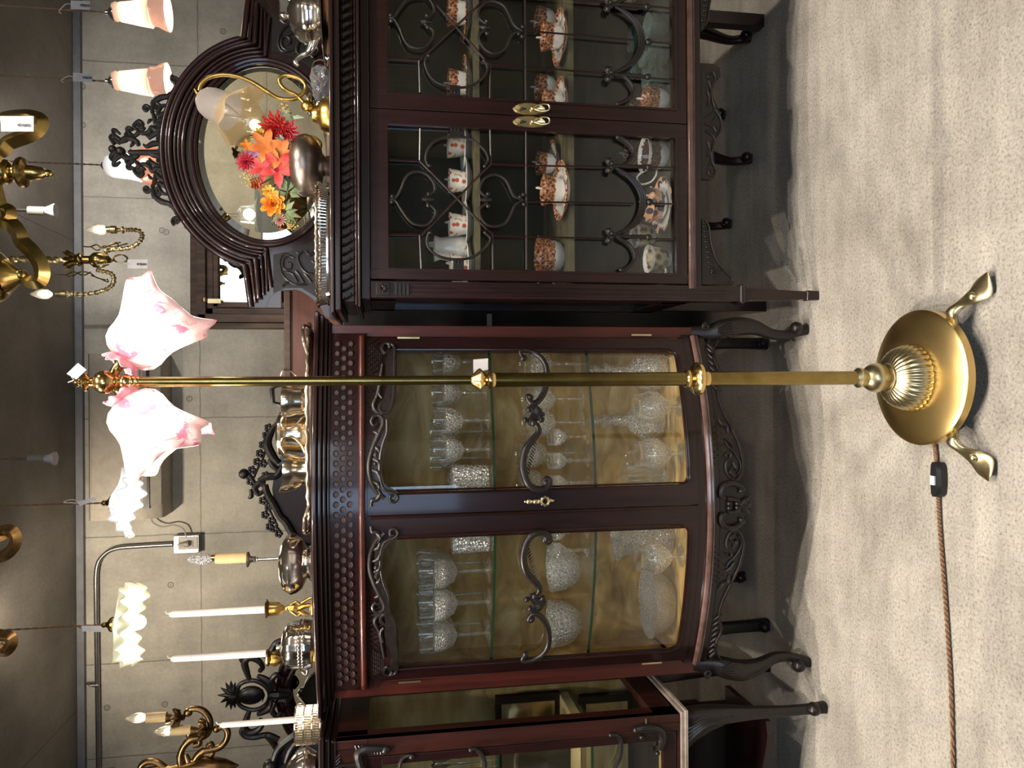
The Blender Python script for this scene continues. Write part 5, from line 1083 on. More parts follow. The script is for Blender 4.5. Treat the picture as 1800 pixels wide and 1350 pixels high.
for i, (y, Y, what) in enumerate(((262, 1.93, 'beside the door stile'), (322, 1.90, 'at the crossing of the glazing bars'), (398, 1.90, 'beside the white jug'), (470, 1.88, 'at the outer corner of the top shelf'))):
    o = pk if i == 0 else copy_tree(pk); put(o, y, Y, SA + .005, AX_, 1, 'straight medallion cup on the top shelf ' + what)
    o = s2 if i == 0 else copy_tree(s2); put(o, y, Y, SA, 0, 1, 'plain white saucer on the top shelf ' + what)
jg = turned('white_jug', 'plain white china jug with a looped handle on the top shelf', 'jug', [(.028, 0), (.032, .004), (.036, .03), (.030, .06), (.028, .075), (.034, .09), (.031, .09), (.026, .07), (.001, .01)], 'china_white'); put(jg, 440, 1.94, SA, AX_)
b = MB(); b.tube([Vector(p) for p in sm([(.03, 0, .085), (.055, 0, .105), (.078, 0, .09), (.062, 0, .05), (.034, 0, .02)], 6)], .004, 8); b.build('handle', M['china_white'], jg)
bl = cup('blue_cup', 'small white cup with blue lines beside the outer post on the top shelf', 'china_white', .028, .04, None); put(bl, 452, 1.86, SA, R(160)) if False else put(bl, 492, 1.97, SA, R(160))
# cabinet floor
bz = .371
im = cup('imari_cup', 'white cup with black and orange rim next to the door stile, cabinet floor', 'china_cup', .034, .058, None); put(im, 160, 1.87, bz, AX_)
bb = cup('brown_band_bowl', 'white bowl with a dark brown band on the cabinet floor', 'china_brown', .046, .06, None, 'bowl'); put(bb, 262, 1.88, bz, R(150))
bc = cup('blue_panel_cup', 'wide cream cup with dark blue panels on its saucer', 'china_blue', .046, .042, None); put(bc, 352, 1.87, bz + .008, AX_)
bs = saucer('blue_panel_saucer', 'dark blue panelled saucer under the wide cream cup', .072, 'china_blue'); bs['group'] = 'blue panelled set'; del bs['group']; put(bs, 352, 1.87, bz)
gm = cup('gold_mug', 'gold and grey patterned straight mug at the outer corner', 'china_gold', .036, .058, None); put(gm, 450, 1.86, bz, R(210))
g2 = copy_tree(gm); put(g2, 408, 1.97, bz, R(100), 1, 'gold and grey patterned mug behind, its ring handle showing'); g3 = copy_tree(im); put(g3, 262, 2.0, bz, AX_, 1.1, 'white cup with a dark ring handle behind the brown banded bowl')
g4 = copy_tree(im); put(g4, 178, 1.98, bz, AX_, .95, 'white and orange cup behind the rimmed cup near the door stile')
gb = turned('green_bowl', 'x', 'bowl', [(.014, 0), (.02, .003), (.03, .014), (.035, .03), (.033, .03), (.027, .014), (.001, .006)], 'greenware', 24, 'small pale green glass bowls in nested piles on the cabinet floor')
k = 0
for (y, Y, n_) in ((28, 1.86, 3), (78, 1.86, 4), (118, 1.87, 3), (52, 1.95, 4), (100, 1.96, 3)):
    for j in range(n_):
        o = gb if k == 0 else copy_tree(gb); k += 1; put(o, y + rnd.random() * 3, Y, bz + j * .013, rnd.random(), 1)
        pos = {28: 'front pile at the photo edge', 78: 'middle front pile', 118: 'front pile nearest the striped cup stile', 52: 'back pile nearest the photo edge', 100: 'back pile further in'}[y]
        o['label'] = 'small pale green glass bowl, %s of the %s' % (('bottom' if j == 0 else 'topmost' if j == n_ - 1 else 'lower middle' if j == 1 else 'upper middle'), pos)
# ---- silver in the cutlery cabinet
def lput(o, x, y, Y, z, rz=0): o.location = (P(x, y, Y).x, Y, z); o.rotation_euler = (0, 0, rz)
sd = turned('silver_salver', 'round pierced silver plate propped up behind the door scroll', 'plate', [(.001, 0), (.05, .002), (.07, .006), (.082, .012), (.083, .014), (.07, .010), (.001, .005)], 'silver', 40); p = P(945, 1338, 1.93); sd.location = (p.x, 1.93, .602 + .083); sd.rotation_euler = (R(80), 0, 0)
fk = turned('silver_fork', 'x', 'fork', [(.0015, 0), (.002, .05), (.003, .08), (.002, .1), (.009, .115), (.010, .14), (.001, .15)], 'silver', 10, 'silver forks standing in a row on the upper shelf')
for i in range(6):
    o = fk if i == 0 else copy_tree(fk); o.location = (P(740, 1326 + i * 11, 1.9).x, 1.90, .831); o.scale = (1, .4, 1); o['label'] = ('first', 'second', 'third', 'fourth', 'fifth', 'sixth')[i] + ' silver fork from the carved corner, standing behind the door scroll'
bx_ = thing('cutlery_box', 'open dark cutlery box lined with pale satin, on the middle glass shelf', 'box', (-.95, 1.98, .601))
MB().box(-1.19, -.84, 1.90, 2.05, .601, .625).build('tray', M['satin_gold'], bx_, smooth=False); b = MB(); b.box(-1.20, -.835, 2.03, 2.045, .625, .80); b.build('lid', M['ebony'], bx_, smooth=False); MB().box(-1.18, -.855, 2.026, 2.03, .64, .785).build('lid_lining', M['silver_warm'], bx_, smooth=False)
bx2 = thing('gold_lined_case', 'open case with gold satin lining on the cutlery cabinet floor', 'box', (-.95, 1.98, .401))
MB().box(-1.19, -.84, 1.88, 2.03, .401, .43).build('tray', M['ebony'], bx2, smooth=False); b = MB(); b.box(-1.19, -.84, 2.0, 2.02, .43, .575); b.build('lid', M['ebony'], bx2, smooth=False); MB().box(-1.17, -.86, 1.996, 2.0, .445, .56).build('lid_lining', M['satin_gold'], bx2, smooth=False)
# ---------------------------------------------------------------- on top of the bow-fronted cabinet
TZ = 1.2475
def onz(rows, z, y, Y):   # keep a measured outline but make its last row rest on z
    return rows
def zpx(z, y, Y):         # picture x where height z shows
    d = [P(x, y, Y).z - z for x in (450, 650)]; return 450 + 200 * d[0] / (d[0] - d[1])
ty = 1.90
tr_c = P(548, 752, ty); TR = thing('silver_tray', 'long silver tray with a roped rim under the tea set', 'tray', (tr_c.x, ty, TZ))
a_, b_ = abs(P(548, 570, ty).x - P(548, 935, ty).x) / 2, .085
b = MB(); b.lathe([(.001, TZ + .008), (.85, TZ + .008), (.97, TZ + .012), (1.0, TZ + .016), (1.0, TZ + .013), (.9, TZ + .002), (.86, TZ), (.001, TZ)], 72, (tr_c.x, ty, 0), lambda th, i, r, z: (r, z)); bmesh.ops.transform(b.b, matrix=Matrix.Translation((tr_c.x, ty, 0)) @ Matrix.Diagonal((a_, b_, 1, 1)) @ Matrix.Translation((-tr_c.x, -ty, 0)), verts=b.b.verts[:]); b.build('dish', M['silver_warm'], TR)
b = MB(); n = 120; b.tube([(tr_c.x + a_ * math.cos(t), ty + b_ * math.sin(t), TZ + .0165 + .0012 * math.sin(i * 1.9)) for i, t in enumerate([2 * PI * i / n for i in range(n)])], [.0036 + .0014 * (i % 2) for i in range(n)], 8, True); b.build('roped_rim', M['silver_warm'], TR)
b = MB()
for s in (1, -1): b.tube([Vector(p) for p in sm([(tr_c.x + s * (a_ - .01), ty - .04, TZ + .016), (tr_c.x + s * (a_ - .012), ty - .075, TZ + .024), (tr_c.x + s * (a_ - .045), ty - .09, TZ + .022), (tr_c.x + s * (a_ - .075), ty - .08, TZ + .014)], 6)], .004, 8)
b.build('tray_handle', M['silver_warm'], TR)
bz_ = TZ + .0085
def rim_x(x): return x
# teapot with a dark angular handle
def body_turn(root, name, mat, y, Y, rows, n=40, mod=None):
    b = MB(); z_off = 0; ax = P(520, y, Y); pr = [(max(1e-4, w_ * .5 * scale_at(x, y, Y)), P(x, y, Y).z) for x, w_ in rows]
    pr[-1] = (pr[-1][0], max(bz_, pr[-1][1]) if root.name.startswith(('tea', 'sug', 'milk')) else pr[-1][1]); b.lathe(pr, n, (ax.x, Y, 0), mod); return b.build(name, M[mat], root), Vector((ax.x, Y, 0))
rib = lambda th, i, r, z: (r * (1 + .02 * abs(math.sin(8 * th))), z)
def rest(rows, y, Y, z): x = zpx(z, y, Y); return [(a if a < x - 1 else x, w_) for a, w_ in rows]
TP = thing('teapot', 'silver teapot with a dark angular handle, at the back of the tray', 'teapot', (P(520, 762, 1.93).x, 1.93, bz_))
rows = rest([(487, 4), (488, 62), (492, 76), (497, 78), (500, 72), (508, 66), (525, 70), (540, 66), (548, 52), (551, 30), (552, 2)], 762, 1.93, bz_); body_turn(TP, 'body', 'silver_warm', 762, 1.93, rows, 48, rib)
b = MB(); pxt(b, pl(1.93), [(511, 724), (503, 716), (497, 712)], .005); b.build('handle_socket', M['silver_warm'], TP)
b = MB(); b.tube([P(x, y, 1.93) for x, y in ((498, 713), (480, 708), (478, 684), (484, 678), (500, 676), (512, 690))], .0065, 6); b.build('handle', M['ebony'], TP)
SG = thing('sugar_bowl', 'silver sugar bowl with looped handles on the tray behind the lamp pole', 'sugar bowl', (P(520, 706, 1.86).x, 1.86, bz_))
rows = rest([(497, 54), (498, 58), (505, 58), (512, 56), (520, 50), (530, 50), (540, 44), (548, 30), (550, 2)], 704, 1.86, bz_); body_turn(SG, 'body', 'silver_warm', 704, 1.86, rows, 40, rib)
for s, pts in ((1, [(500, 676), (494, 662), (500, 650), (515, 655), (530, 672)]), (-1, [(500, 730), (494, 742), (500, 752), (516, 750), (532, 734)])):
    b = MB(); pxt(b, pl(1.86), pts, .0022); b.build('handle', M['silver_warm'], SG)
MJ = thing('milk_jug', 'silver milk jug with a tall pouring lip at the end of the tray', 'jug', (P(520, 826, 1.88).x, 1.88, bz_))
rows = rest([(500, 56), (500, 60), (510, 60), (520, 54), (530, 48), (540, 50), (548, 34), (550, 2)], 826, 1.88, bz_)
A0 = P(520, 826, 1.88); body_turn(MJ, 'body', 'silver_warm', 826, 1.88, rows, 40, lambda th, i, r, z: (r * (1 + (.28 * max(0, -math.cos(th)) ** 4 if i < 4 else .1 * max(0, -math.cos(th)) ** 4 if i < 6 else 0)), z + (.012 * max(0, -math.cos(th)) ** 4 if i < 3 else 0)))
b = MB(); pxt(b, pl(1.88), [(500, 796), (494, 784), (498, 770), (514, 768), (528, 780), (538, 800)], .0028); b.build('handle', M['silver_warm'], MJ)
# electric candle lamp on a round silver body
EC = thing('candle_bulb_lamp', 'silver onion-shaped lamp base with an ivory candle sleeve and clear bulb', 'table lamp', (P(540, 990, 1.86).x, 1.86, TZ))
def trn(root, name, mat, y, Y, rows, n=36, mod=None, z=None):
    b = MB(); rr = rest(rows, y, Y, z) if z else rows; turn(b, y, Y, rr, n, mod); return b.build(name, M[mat], root)
b = MB(); turn(b, 990, 1.86, rest([(489, 2), (490, 30), (494, 70), (502, 96), (512, 106), (522, 100), (532, 86), (537, 66), (541, 50), (546, 62), (549, 66), (550, 2)], 990, 1.86, TZ), 48, lambda th, i, r, z: (r * (1 + .012 * math.sin(12 * th)), z)); b.build('body', M['silver'], EC)
trn(EC, 'rod', 'chrome', 982, 1.86, [(448, 5), (492, 5)], 12); trn(EC, 'drip_pan', 'pewter', 983, 1.86, [(434, 20), (435, 27), (437, 26), (440, 12), (446, 9), (448, 12), (450, 6), (452, 7), (454, 4)])
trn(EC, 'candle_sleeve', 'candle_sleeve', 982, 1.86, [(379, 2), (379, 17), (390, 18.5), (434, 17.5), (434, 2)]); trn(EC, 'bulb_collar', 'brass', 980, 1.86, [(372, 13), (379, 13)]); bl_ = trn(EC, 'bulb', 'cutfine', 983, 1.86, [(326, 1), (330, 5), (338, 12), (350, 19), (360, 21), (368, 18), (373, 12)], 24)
# candlesticks and candles
def candle(y, Y, xt, xb, w_, label, tilt=0):
    t = thing('candle', label, 'candle', (P(xb, y, Y).x, Y, P(xb, y, Y).z), group='tall white taper candles'); b = MB(); turn(b, y, Y, [(xt, 1), (xt + 1, w_ * .5), (xt + 5, w_ * .82), (xt + 40, w_ * .9), (xb, w_), (xb, .5)], 20); b.build('wax', M['white'], t)
    b = MB(); pxt(b, pl(Y), [(xt + 1, y), (xt - 3, y + 1), (xt - 6, y - 3)], .0010, 5); b.build('wick', M['white'], t); return t
candle(1078, 1.83, 297, 466, 13, 'tall white candle in the cherub candlestick'); candle(1156, 1.96, 300, 468, 13, 'tall white candle in the stick behind the silver barrel'); candle(1272, 1.86, 386, 556, 11, 'tall tapering cream candle standing in the pierced silver basket')
KS = thing('cherub_candlestick', 'gilt figure candlestick with a scalloped drip pan', 'candlestick', (P(548, 1062, 1.83).x, 1.83, TZ))
trn(KS, 'drip_pan', 'bronze', 1070, 1.83, [(466, 2), (467, 30), (469, 33), (472, 24), (474, 8)], 30)
b = MB(); turn(b, 1070, 1.83, [(471, 16), (474, 22), (482, 20), (490, 20), (496, 12), (501, 6), (503, 5)], 24, lambda th, i, r, z: (r * (1 + .14 * math.sin(6 * th)), z)); b.build('leaf_socket', M['gilt'], KS)
b = MB(); fm = pl(1.83)
for pts, r in (([(502, 1069), (508, 1068), (516, 1068), (524, 1070), (534, 1066), (546, 1064)], [.003, .006, .008, .0075, .006, .005]), ([(510, 1064), (520, 1058), (527, 1062)], .0028), ([(510, 1073), (518, 1079), (524, 1082), (530, 1078)], .003), ([(524, 1072), (534, 1078), (543, 1082)], [.005, .005, .004]), ([(530, 1060), (540, 1054), (548, 1050)], [.004, .003, .004])): pxt(b, fm, pts, r, 8)
b.ball(fm(505, 1069), .006); x_ = zpx(TZ, 1070, 1.83); b.ball(P(x_ - 5, 1070, 1.83), .013, 1.5, 1, .5); b.build('figure', M['gilt'], KS)
K2 = thing('gilt_candlestick', 'gilt leaf candlestick half hidden behind the silver barrel', 'candlestick', (P(548, 1156, 1.96).x, 1.96, TZ))
trn(K2, 'drip_pan', 'bronze', 1156, 1.96, [(468, 2), (469, 28), (472, 30), (475, 20), (476, 6)], 30); b = MB(); turn(b, 1157, 1.96, rest([(474, 16), (478, 22), (486, 22), (494, 14), (500, 6), (530, 6), (545, 24), (560, 30), (561, 2)], 1157, 1.96, TZ), 24, lambda th, i, r, z: (r * (1 + .14 * math.sin(6 * th)), z)); b.build('leaf_socket', M['gilt'], K2)
BB = thing('biscuit_barrel', 'fluted silver biscuit barrel with a chained band and lid knob', 'biscuit barrel', (P(540, 1133, 1.85).x, 1.85, TZ))
b = MB(); turn(b, 1133, 1.85, rest([(495, 3), (496, 40), (499, 60), (506, 74), (514, 80), (524, 82), (531, 82), (533, 84), (540, 82), (549, 78), (552, 2)], 1133, 1.85, TZ), 72, lambda th, i, r, z: (r * (1 + (.025 * abs(math.cos(10 * th)) if 2 < i < 10 else 0)), z)); b.build('body', M['silver'], BB)
b = MB(); c = P(532, 1133, 1.85); rr = 42 * scale_at(532, 1133, 1.85)
for dz in (.004, -.004): b.tube([(c.x + rr * math.cos(t), 1.85 + rr * math.sin(t), c.z + dz + .0012 * math.sin(40 * t)) for t in [2 * PI * i / 160 for i in range(160)]], .0018, 6, True)
pxt(b, pl(1.81), [(533, 1176), (540, 1178), (538, 1186), (531, 1180)], .003); b.build('chained_band', M['pewter'], BB)
b = MB(); turn(b, 1137, 1.85, [(486, 10), (489, 12), (492, 8), (496, 10)], 20); b.build('lid_knob', M['silver'], BB)
# pierced basket on the cutlery cabinet
PBx = P(540, 1274, 1.87); PB = thing('pierced_basket', 'round pierced silver basket with ring handles on the cutlery cabinet', 'basket', (PBx.x, 1.87, 1.2385))
ra = 31 * scale_at(540, 1274, 1.87); zt = P(521, 1274, 1.87).z; b = MB()
for k in range(44):
    t = 2 * PI * k / 44
    for j in range(3): b.tube([(PBx.x + ra * math.cos(t), 1.87 + ra * math.sin(t), 1.239 + j * (zt - 1.239) / 3 + .001), (PBx.x + ra * math.cos(t + .04), 1.87 + ra * math.sin(t + .04), 1.239 + (j + 1) * (zt - 1.239) / 3 - .001)], .0022, 5)
for j in range(4): b.tube([(PBx.x + ra * math.cos(t), 1.87 + ra * math.sin(t), 1.2405 + j * (zt - 1.2405) / 3) for t in [2 * PI * i / 48 for i in range(48)]], .0024, 6, True)
b.lathe([(.001, 1.2388), (ra, 1.2388), (ra, 1.2405), (.001, 1.2405)], 32, (PBx.x, 1.87, 0)); b.build('basket_body', M['silver_warm'], PB)
b = MB(); pxt(b, pl(1.87), [(548, 1246), (538, 1243), (532, 1237), (524, 1238), (520, 1244), (525, 1250), (532, 1248), (536, 1240), (529, 1230), (522, 1222)], .0018); b.build('ring_handle', M['silver_warm'], PB)
SDs = thing('covered_dish', 'domed silver covered dish at the photo edge on the cutlery cabinet', 'dish', (P(540, 1345, 1.88).x, 1.88, 1.2385))
b = MB(); turn(b, 1350, 1.88, rest([(503, 2), (506, 20), (514, 44), (526, 62), (536, 68), (538, 76), (541, 74), (548, 60), (556, 50), (562, 2)], 1350, 1.88, 1.2385), 48); b.build('body', M['silver'], SDs)

# ---------------------------------------------------------------- on top of the china cabinet
CZ = 1.2055
def zx(y, Y): return zpx(CZ, y, Y)
# gilt swan-neck table lamp with an opalescent shade
ly = 1.83; LP = thing('swan_neck_lamp', 'gilt swan-neck table lamp with a ruffled opalescent glass shade', 'table lamp', (P(570, 200, ly).x, ly, CZ))
x_ = zx(205, ly); b = MB(); turn(b, 203, ly, [(548, 2), (550, 26), (556, 30), (561, 38), (563, 50), (568, 58), (574, 62), (x_ - 3, 66), (x_, 66), (x_, 2)], 64, lambda th, i, r, z: (r * (1 + (.02 * math.sin(20 * th) if i in (2, 3) else 0)), z)); b.build('base', M['gilt'], LP)
b = MB(); pxt(b, pl(ly), [(552, 192), (544, 190), (538, 188)], [.006, .008, .008]); b.ball(P(541, 187, ly), .014, 1, 1, 1.1); b.tube([P(541, 183, ly), P(543, 176, ly), P(540, 173, ly)], [.006, .004, .003], 8); b.build('joint', M['gilt'], LP)
b = MB(); pxt(b, pl(ly), [(536, 182), (520, 167), (505, 160), (494, 150), (491, 140), (498, 133), (512, 133), (528, 139), (537, 150), (534, 162), (522, 172), (508, 175), (488, 172), (468, 160), (446, 146), (420, 135), (392, 131), (368, 136), (354, 148), (350, 160)], .0046, 10); b.build('swan_neck', M['gilt'], LP)
n_, e_ = P(352, 172, ly), P(448, 218, ly - .05); ax = (e_ - n_).normalized(); A = frame_z(ax, (0, -1, 0)); L_ = (e_ - n_).length
b = MB(); b.lathe([(.004, -.012), (.009, -.006), (.013, .0), (.012, .006)], 24, n_, axis=A); b.tube([P(342, 156, ly), P(348, 164, ly), P(352, 172, ly)], [.003, .006, .008], 8); b.build('shade_holder', M['brass_old'], LP)
def ruf(th, i, r, z): k = max(0, i - 6) / 4; return r * (1 + .07 * k * math.cos(6 * th)), z + .010 * k * math.cos(6 * th + .6)
b = MB(); b.lathe([(.012, .002), (.022, .006), (.031, .018), (.036, .034), (.037, .050), (.039, .066), (.043, .080)], 72, n_, ruf, A); o = b.build('glass_shade', M['shade_opal'], LP)
b = MB(); b.lathe([(.043, .080), (.050, .094), (.058, .106), (.066, .114), (.071, .118)], 72, n_, lambda th, i, r, z: ruf(th, i + 6, r, z), A); b.build('ruffled_rim', M['shade_amber'], o)
b = MB(); b.lathe([(.008, .04), (.013, .055), (.014, .07), (.009, .092), (.002, .112)], 16, n_, axis=A); b.build('bulb', M['clear'], LP)
# crumpled film bundle
FB = thing('film_wrapped_bundle', 'clear crumpled film bundle tied with string behind the swan-neck lamp base', 'package', (P(560, 150, 1.93).x, 1.93, CZ)); b = MB(); c = P(563, 142, 1.93); c2 = P(570, 140, 1.93)
rg = []
for i in range(13):
    t = i / 12; cc = P(566 - 4 * t, 116 + 62 * t, 1.93); cc.z = max(cc.z, CZ + .026); r = (.008, .022, .024, .024, .025, .023, .023, .022, .020, .019, .017, .014, .006)[i]
    rg.append([cc + Vector((0, (r * (1 + .25 * math.sin(5 * a + i))) * math.cos(a), (r * .95 * (1 + .2 * math.sin(7 * a + 2 * i))) * math.sin(a))) for a in [2 * PI * k / 18 for k in range(18)]])
b.loft(rg); b.build('film', M['plasticbag'], FB, ang=25); b = MB(); b.ball(P(570, 132, 1.95), .014, 1.4, 1, .9); b.build('contents', M['silver'], FB)
b = MB(); pxt(b, pl(1.905), [(575, 110), (562, 105), (550, 112), (552, 130), (566, 148), (556, 165)], .0014, 6); b.build('string', M['cord_pale'], FB)
# teapot
tY = 1.88; TT = thing('spouted_teapot', 'bulbous bright silver teapot with a swan spout on a footed stand', 'teapot', (P(560, 30, tY).x, tY, CZ))
b = MB(); turn(b, 28, tY, [(505, 2), (506, 24), (510, 44), (514, 60), (520, 76), (528, 88), (533, 92), (535, 96), (545, 98), (556, 90), (564, 72), (567, 50), (568, 2)], 56, lambda th, i, r, z: (r * (1 + .02 * math.cos(8 * th)), z)); b.build('body', M['silver'], TT)
b = MB(); pxt(b, pl(tY), [(552, 62), (548, 80), (540, 92), (530, 97), (522, 103), (519, 110), (524, 116)], [.016, .012, .008, .007, .006, .006, .004], 12); b.build('spout', M['silver'], TT)
b = MB(); turn(b, 28, tY, [(490, 3), (494, 12), (500, 14), (505, 8), (507, 14)], 20); b.build('lid_knob', M['silver'], TT)
b = MB(); pxt(b, pl(tY), [(512, 4), (505, -14), (512, -30), (530, -36), (548, -26), (556, -8)], .006, 10); b.build('handle', M['silver'], TT)
TS = thing('teapot_stand', 'thin footed silver tray carrying the bulbous teapot', 'tray', (P(570, 30, tY).x, tY, CZ)); b = MB(); x_ = zx(20, tY)
turn(b, 10, tY, [(568.3, 1), (568.5, 200), (571, 206), (572, 200), (572, 1)], 64); b.build('tray_top', M['silver'], TS)
for yy in (98, -60): b = MB(); b.tube([P(571, yy, tY), P(575, yy + 6, tY), P(x_ - 2.2, yy, tY)], [.006, .004, .005], 8); b.build('tray_foot', M['silver'], TS)
# vase and flowers
vY = 1.84; VS = thing('pewter_vase', 'round brushed pewter vase full of autumn flowers', 'vase', (P(560, 292, vY).x, vY, CZ)); x_ = zx(292, vY)
b = MB(); turn(b, 292, vY, [(514, 60), (512, 70), (518, 92), (528, 104), (540, 108), (550, 100), (560, 78), (566, 56), (568, 36), (571, 32), (x_ - 3, 38), (x_, 44), (x_, 2)], 56); b.build('body', M['pewter'], VS)
def flower(nm, label, cat, x, y, mat, kind, size, dy=-.02, stem=True):
    c = P(x, y, vY + dy); t = thing(nm, label, cat, c); b = MB(); rs = random.Random(int(x * 7 + y)); s = size
    if kind in ('rose', 'mum'):
        n_ = 5 if kind == 'rose' else 9
        for ring in range(4 if kind == 'rose' else 5):
            for k in range(n_ + ring):
                a = k * 2 * PI / (n_ + ring) + ring * .7; r0 = s * (.14 + .2 * ring); up_ = s * (.42 - .10 * ring)
                p0 = c + Vector((math.cos(a) * r0 * .3, .2 * s, math.sin(a) * r0 * .3)); p1 = c + Vector((math.cos(a) * r0, -up_, math.sin(a) * r0)); wv = Vector((-math.sin(a), 0, math.cos(a))) * s * (.26 if kind == 'rose' else .13)
                tip = c + Vector((math.cos(a) * r0 * 1.35, -up_ * .7, math.sin(a) * r0 * 1.35)) + Vector([rs.uniform(-.05, .05) * s for _ in range(3)])
                v = [b.v(q) for q in (p0 - wv * .5, p1 - wv, tip - wv * .45, tip + wv * .45, p1 + wv, p0 + wv * .5)]; m_ = b.v((p0 + p1 + tip) / 3 + Vector((math.cos(a), 0, math.sin(a))) * s * .05)
                for i in range(6): b.f([v[i], v[(i + 1) % 6], m_])
    elif kind in ('lily', 'star'):
        n_ = 6 if kind == 'lily' else 5; rot = rs.uniform(0, 2)
        for k in range(n_):
            a = rot + k * 2 * PI / n_; d = Vector((math.cos(a), -.35, math.sin(a))); wv = Vector((-math.sin(a), 0, math.cos(a))) * s * .30
            pts = [c, c + d * s * .45 + Vector((0, -.08 * s, 0)), c + d * s * .85, c + d * s * 1.15 + Vector((0, .22 * s, 0))]; ww = (.3, .9, .7, .03)
            L = [b.v(p - wv * w_) for p, w_ in zip(pts, ww)]; C_ = [b.v(p + Vector((0, .06 * s, 0))) for p in pts]; R2 = [b.v(p + wv * w_) for p, w_ in zip(pts, ww)]
            for i in range(3): b.f([L[i], L[i + 1], C_[i + 1], C_[i]]); b.f([C_[i], C_[i + 1], R2[i + 1], R2[i]])
    elif kind == 'protea':
        for k in range(16):
            a = k * 2.4; rr = s * (.25 + .018 * k); d = Vector((math.cos(a) * rr / s, -.8, math.sin(a) * rr / s)); base_ = c + Vector((math.cos(a) * rr * .4, 0, math.sin(a) * rr * .4)); b.tube([base_, base_ + d * s * .5, base_ + d * s * .75], [s * .12, s * .15, s * .01], 6, flat=.5)
    elif kind == 'berries':
        for k in range(34): v = Vector((rs.gauss(0, .42), rs.gauss(0, .25), rs.gauss(0, .42))) * s; b.ball(c + v, s * .12, n=6)
    elif kind == 'leaves':
        for k in range(9):
            a = rs.uniform(0, 2 * PI); d = Vector((math.cos(a), rs.uniform(-.5, .2), math.sin(a))); l = s * rs.uniform(.6, 1.1); wv = Vector((-math.sin(a), .2, math.cos(a))) * s * .2; p0 = c + d * s * .1
            v = [b.v(q) for q in (p0, p0 + d * l * .4 - wv, p0 + d * l, p0 + d * l * .4 + wv)]; m_ = b.v(p0 + d * l * .45 + Vector((0, -.05 * s, 0)))
            for i in range(4): b.f([v[i], v[(i + 1) % 4], m_])
    b.build('bloom' if kind not in ('leaves',) else 'leaf_cluster', M[mat], t, ang=50)
    if stem:
        e = P(522, 292, vY); b = MB(); b.tube([c + Vector((0, .004, 0)), (c + e) / 2 + Vector((0, .012, .008)), e], .0016, 6); b.build('stem', M['leaf'], t)
    return t
for a in (('red_rose', 'large dark red ruffled bloom nearest the lamp shade', 'flower', 487, 226, 'petal_red', 'mum', .034), ('red_rose', 'crimson ruffled bloom tucked against the vase shoulder', 'flower', 504, 232, 'petal_crimson', 'mum', .024),
          ('orange_lily', 'orange lily with pointed petals in the middle', 'flower', 468, 258, 'petal_orange', 'lily', .036), ('orange_lily', 'second orange lily lying over the vase mouth', 'flower', 494, 272, 'petal_orange', 'lily', .034), ('orange_lily', 'curled orange bloom hanging over the pewter vase', 'flower', 522, 290, 'petal_orange', 'rose', .018),
          ('coral_flower', 'broad coral red flower in front of the vase mouth', 'flower', 490, 298, 'petal_coral', 'star', .040), ('coral_flower', 'coral red flower with folded petals on the outer side', 'flower', 462, 298, 'petal_coral', 'star', .028),
          ('crimson_flower', 'small crimson flower at the outer tip', 'flower', 434, 284, 'petal_crimson', 'mum', .020), ('violet_blossom', 'small violet blossom at the outer tip', 'flower', 448, 268, 'petal_violet', 'lily', .014),
          ('rust_protea', 'rust brown protea bud', 'flower', 452, 326, 'petal_rust', 'protea', .026), ('flame_rose', 'bright orange ruffled rose', 'flower', 480, 358, 'petal_flame', 'rose', .030), ('yellow_blossom', 'yellow blossom on the flame orange rose', 'flower', 472, 336, 'petal_yellow', 'rose', .015),
          ('yellow_blossom', 'yellow blossom beside the dark red bloom', 'flower', 456, 234, 'petal_yellow', 'rose', .013), ('mustard_berries', 'mustard seed cluster between coral flower and protea', 'flower', 440, 316, 'petal_mustard', 'berries', .020), ('pale_berries', 'pale yellow berry sprig near the lamp neck', 'flower', 500, 192, 'petal_mustard', 'berries', .017),
          ('leaf_spray', 'grey-green leaf spray near the lamp neck', 'foliage', 512, 204, 'leaf_pale', 'leaves', .026), ('leaf_spray', 'green leaf spray beneath the flame orange rose', 'foliage', 506, 338, 'leaf', 'leaves', .040), ('leaf_spray', 'grey-green leaf spray over the vase edge', 'foliage', 500, 252, 'leaf_pale', 'leaves', .026),
          ('leaf_spray', 'broad green leaf spray at the low end', 'foliage', 500, 372, 'leaf', 'leaves', .036), ('dusty_blossom', 'dusty pink blossom hanging lowest', 'flower', 492, 386, 'petal_dusty', 'mum', .012), ('ochre_spike', 'ochre orange flower spike at the lowest tip', 'flower', 512, 396, 'petal_mustard', 'berries', .014), ('orange_bud', 'small orange bud beside the lamp shade', 'flower', 434, 256, 'petal_flame', 'star', .014)):
    flower(*a)
# gallery tray
gY = 1.80; gc = P(575, 425, gY); GTt = thing('gallery_tray', 'oval silver tray with a pierced gallery and roped rim', 'tray', (gc.x, gY, CZ)); ga = abs(P(575, 318, gY).x - P(575, 538, gY).x) / 2; gb_ = .055
z0, z1 = CZ + .010, CZ + .032; el = lambda t, z, k=1: (gc.x + ga * k * math.cos(t), gY + .03 + gb_ * k * math.sin(t), z)
b = MB(); b.loft([[el(2 * PI * i / 48, CZ + .006) for i in range(48)], [el(2 * PI * i / 48, CZ + .010) for i in range(48)]]); b.build('tray_base', M['silver'], GTt)
b = MB()
for i in range(110): t = 2 * PI * i / 110; b.tube([el(t, z0, .97), el(t, z1, 1)], .0011, 4)
b.build('gallery', M['silver'], GTt); b = MB(); b.tube([el(2 * PI * i / 140, z1 + .001 * math.sin(i * 2), 1.01) for i in range(140)], [.0030 + .001 * (i % 2) for i in range(140)], 8, True); b.build('roped_rim', M['silver_warm'], GTt)
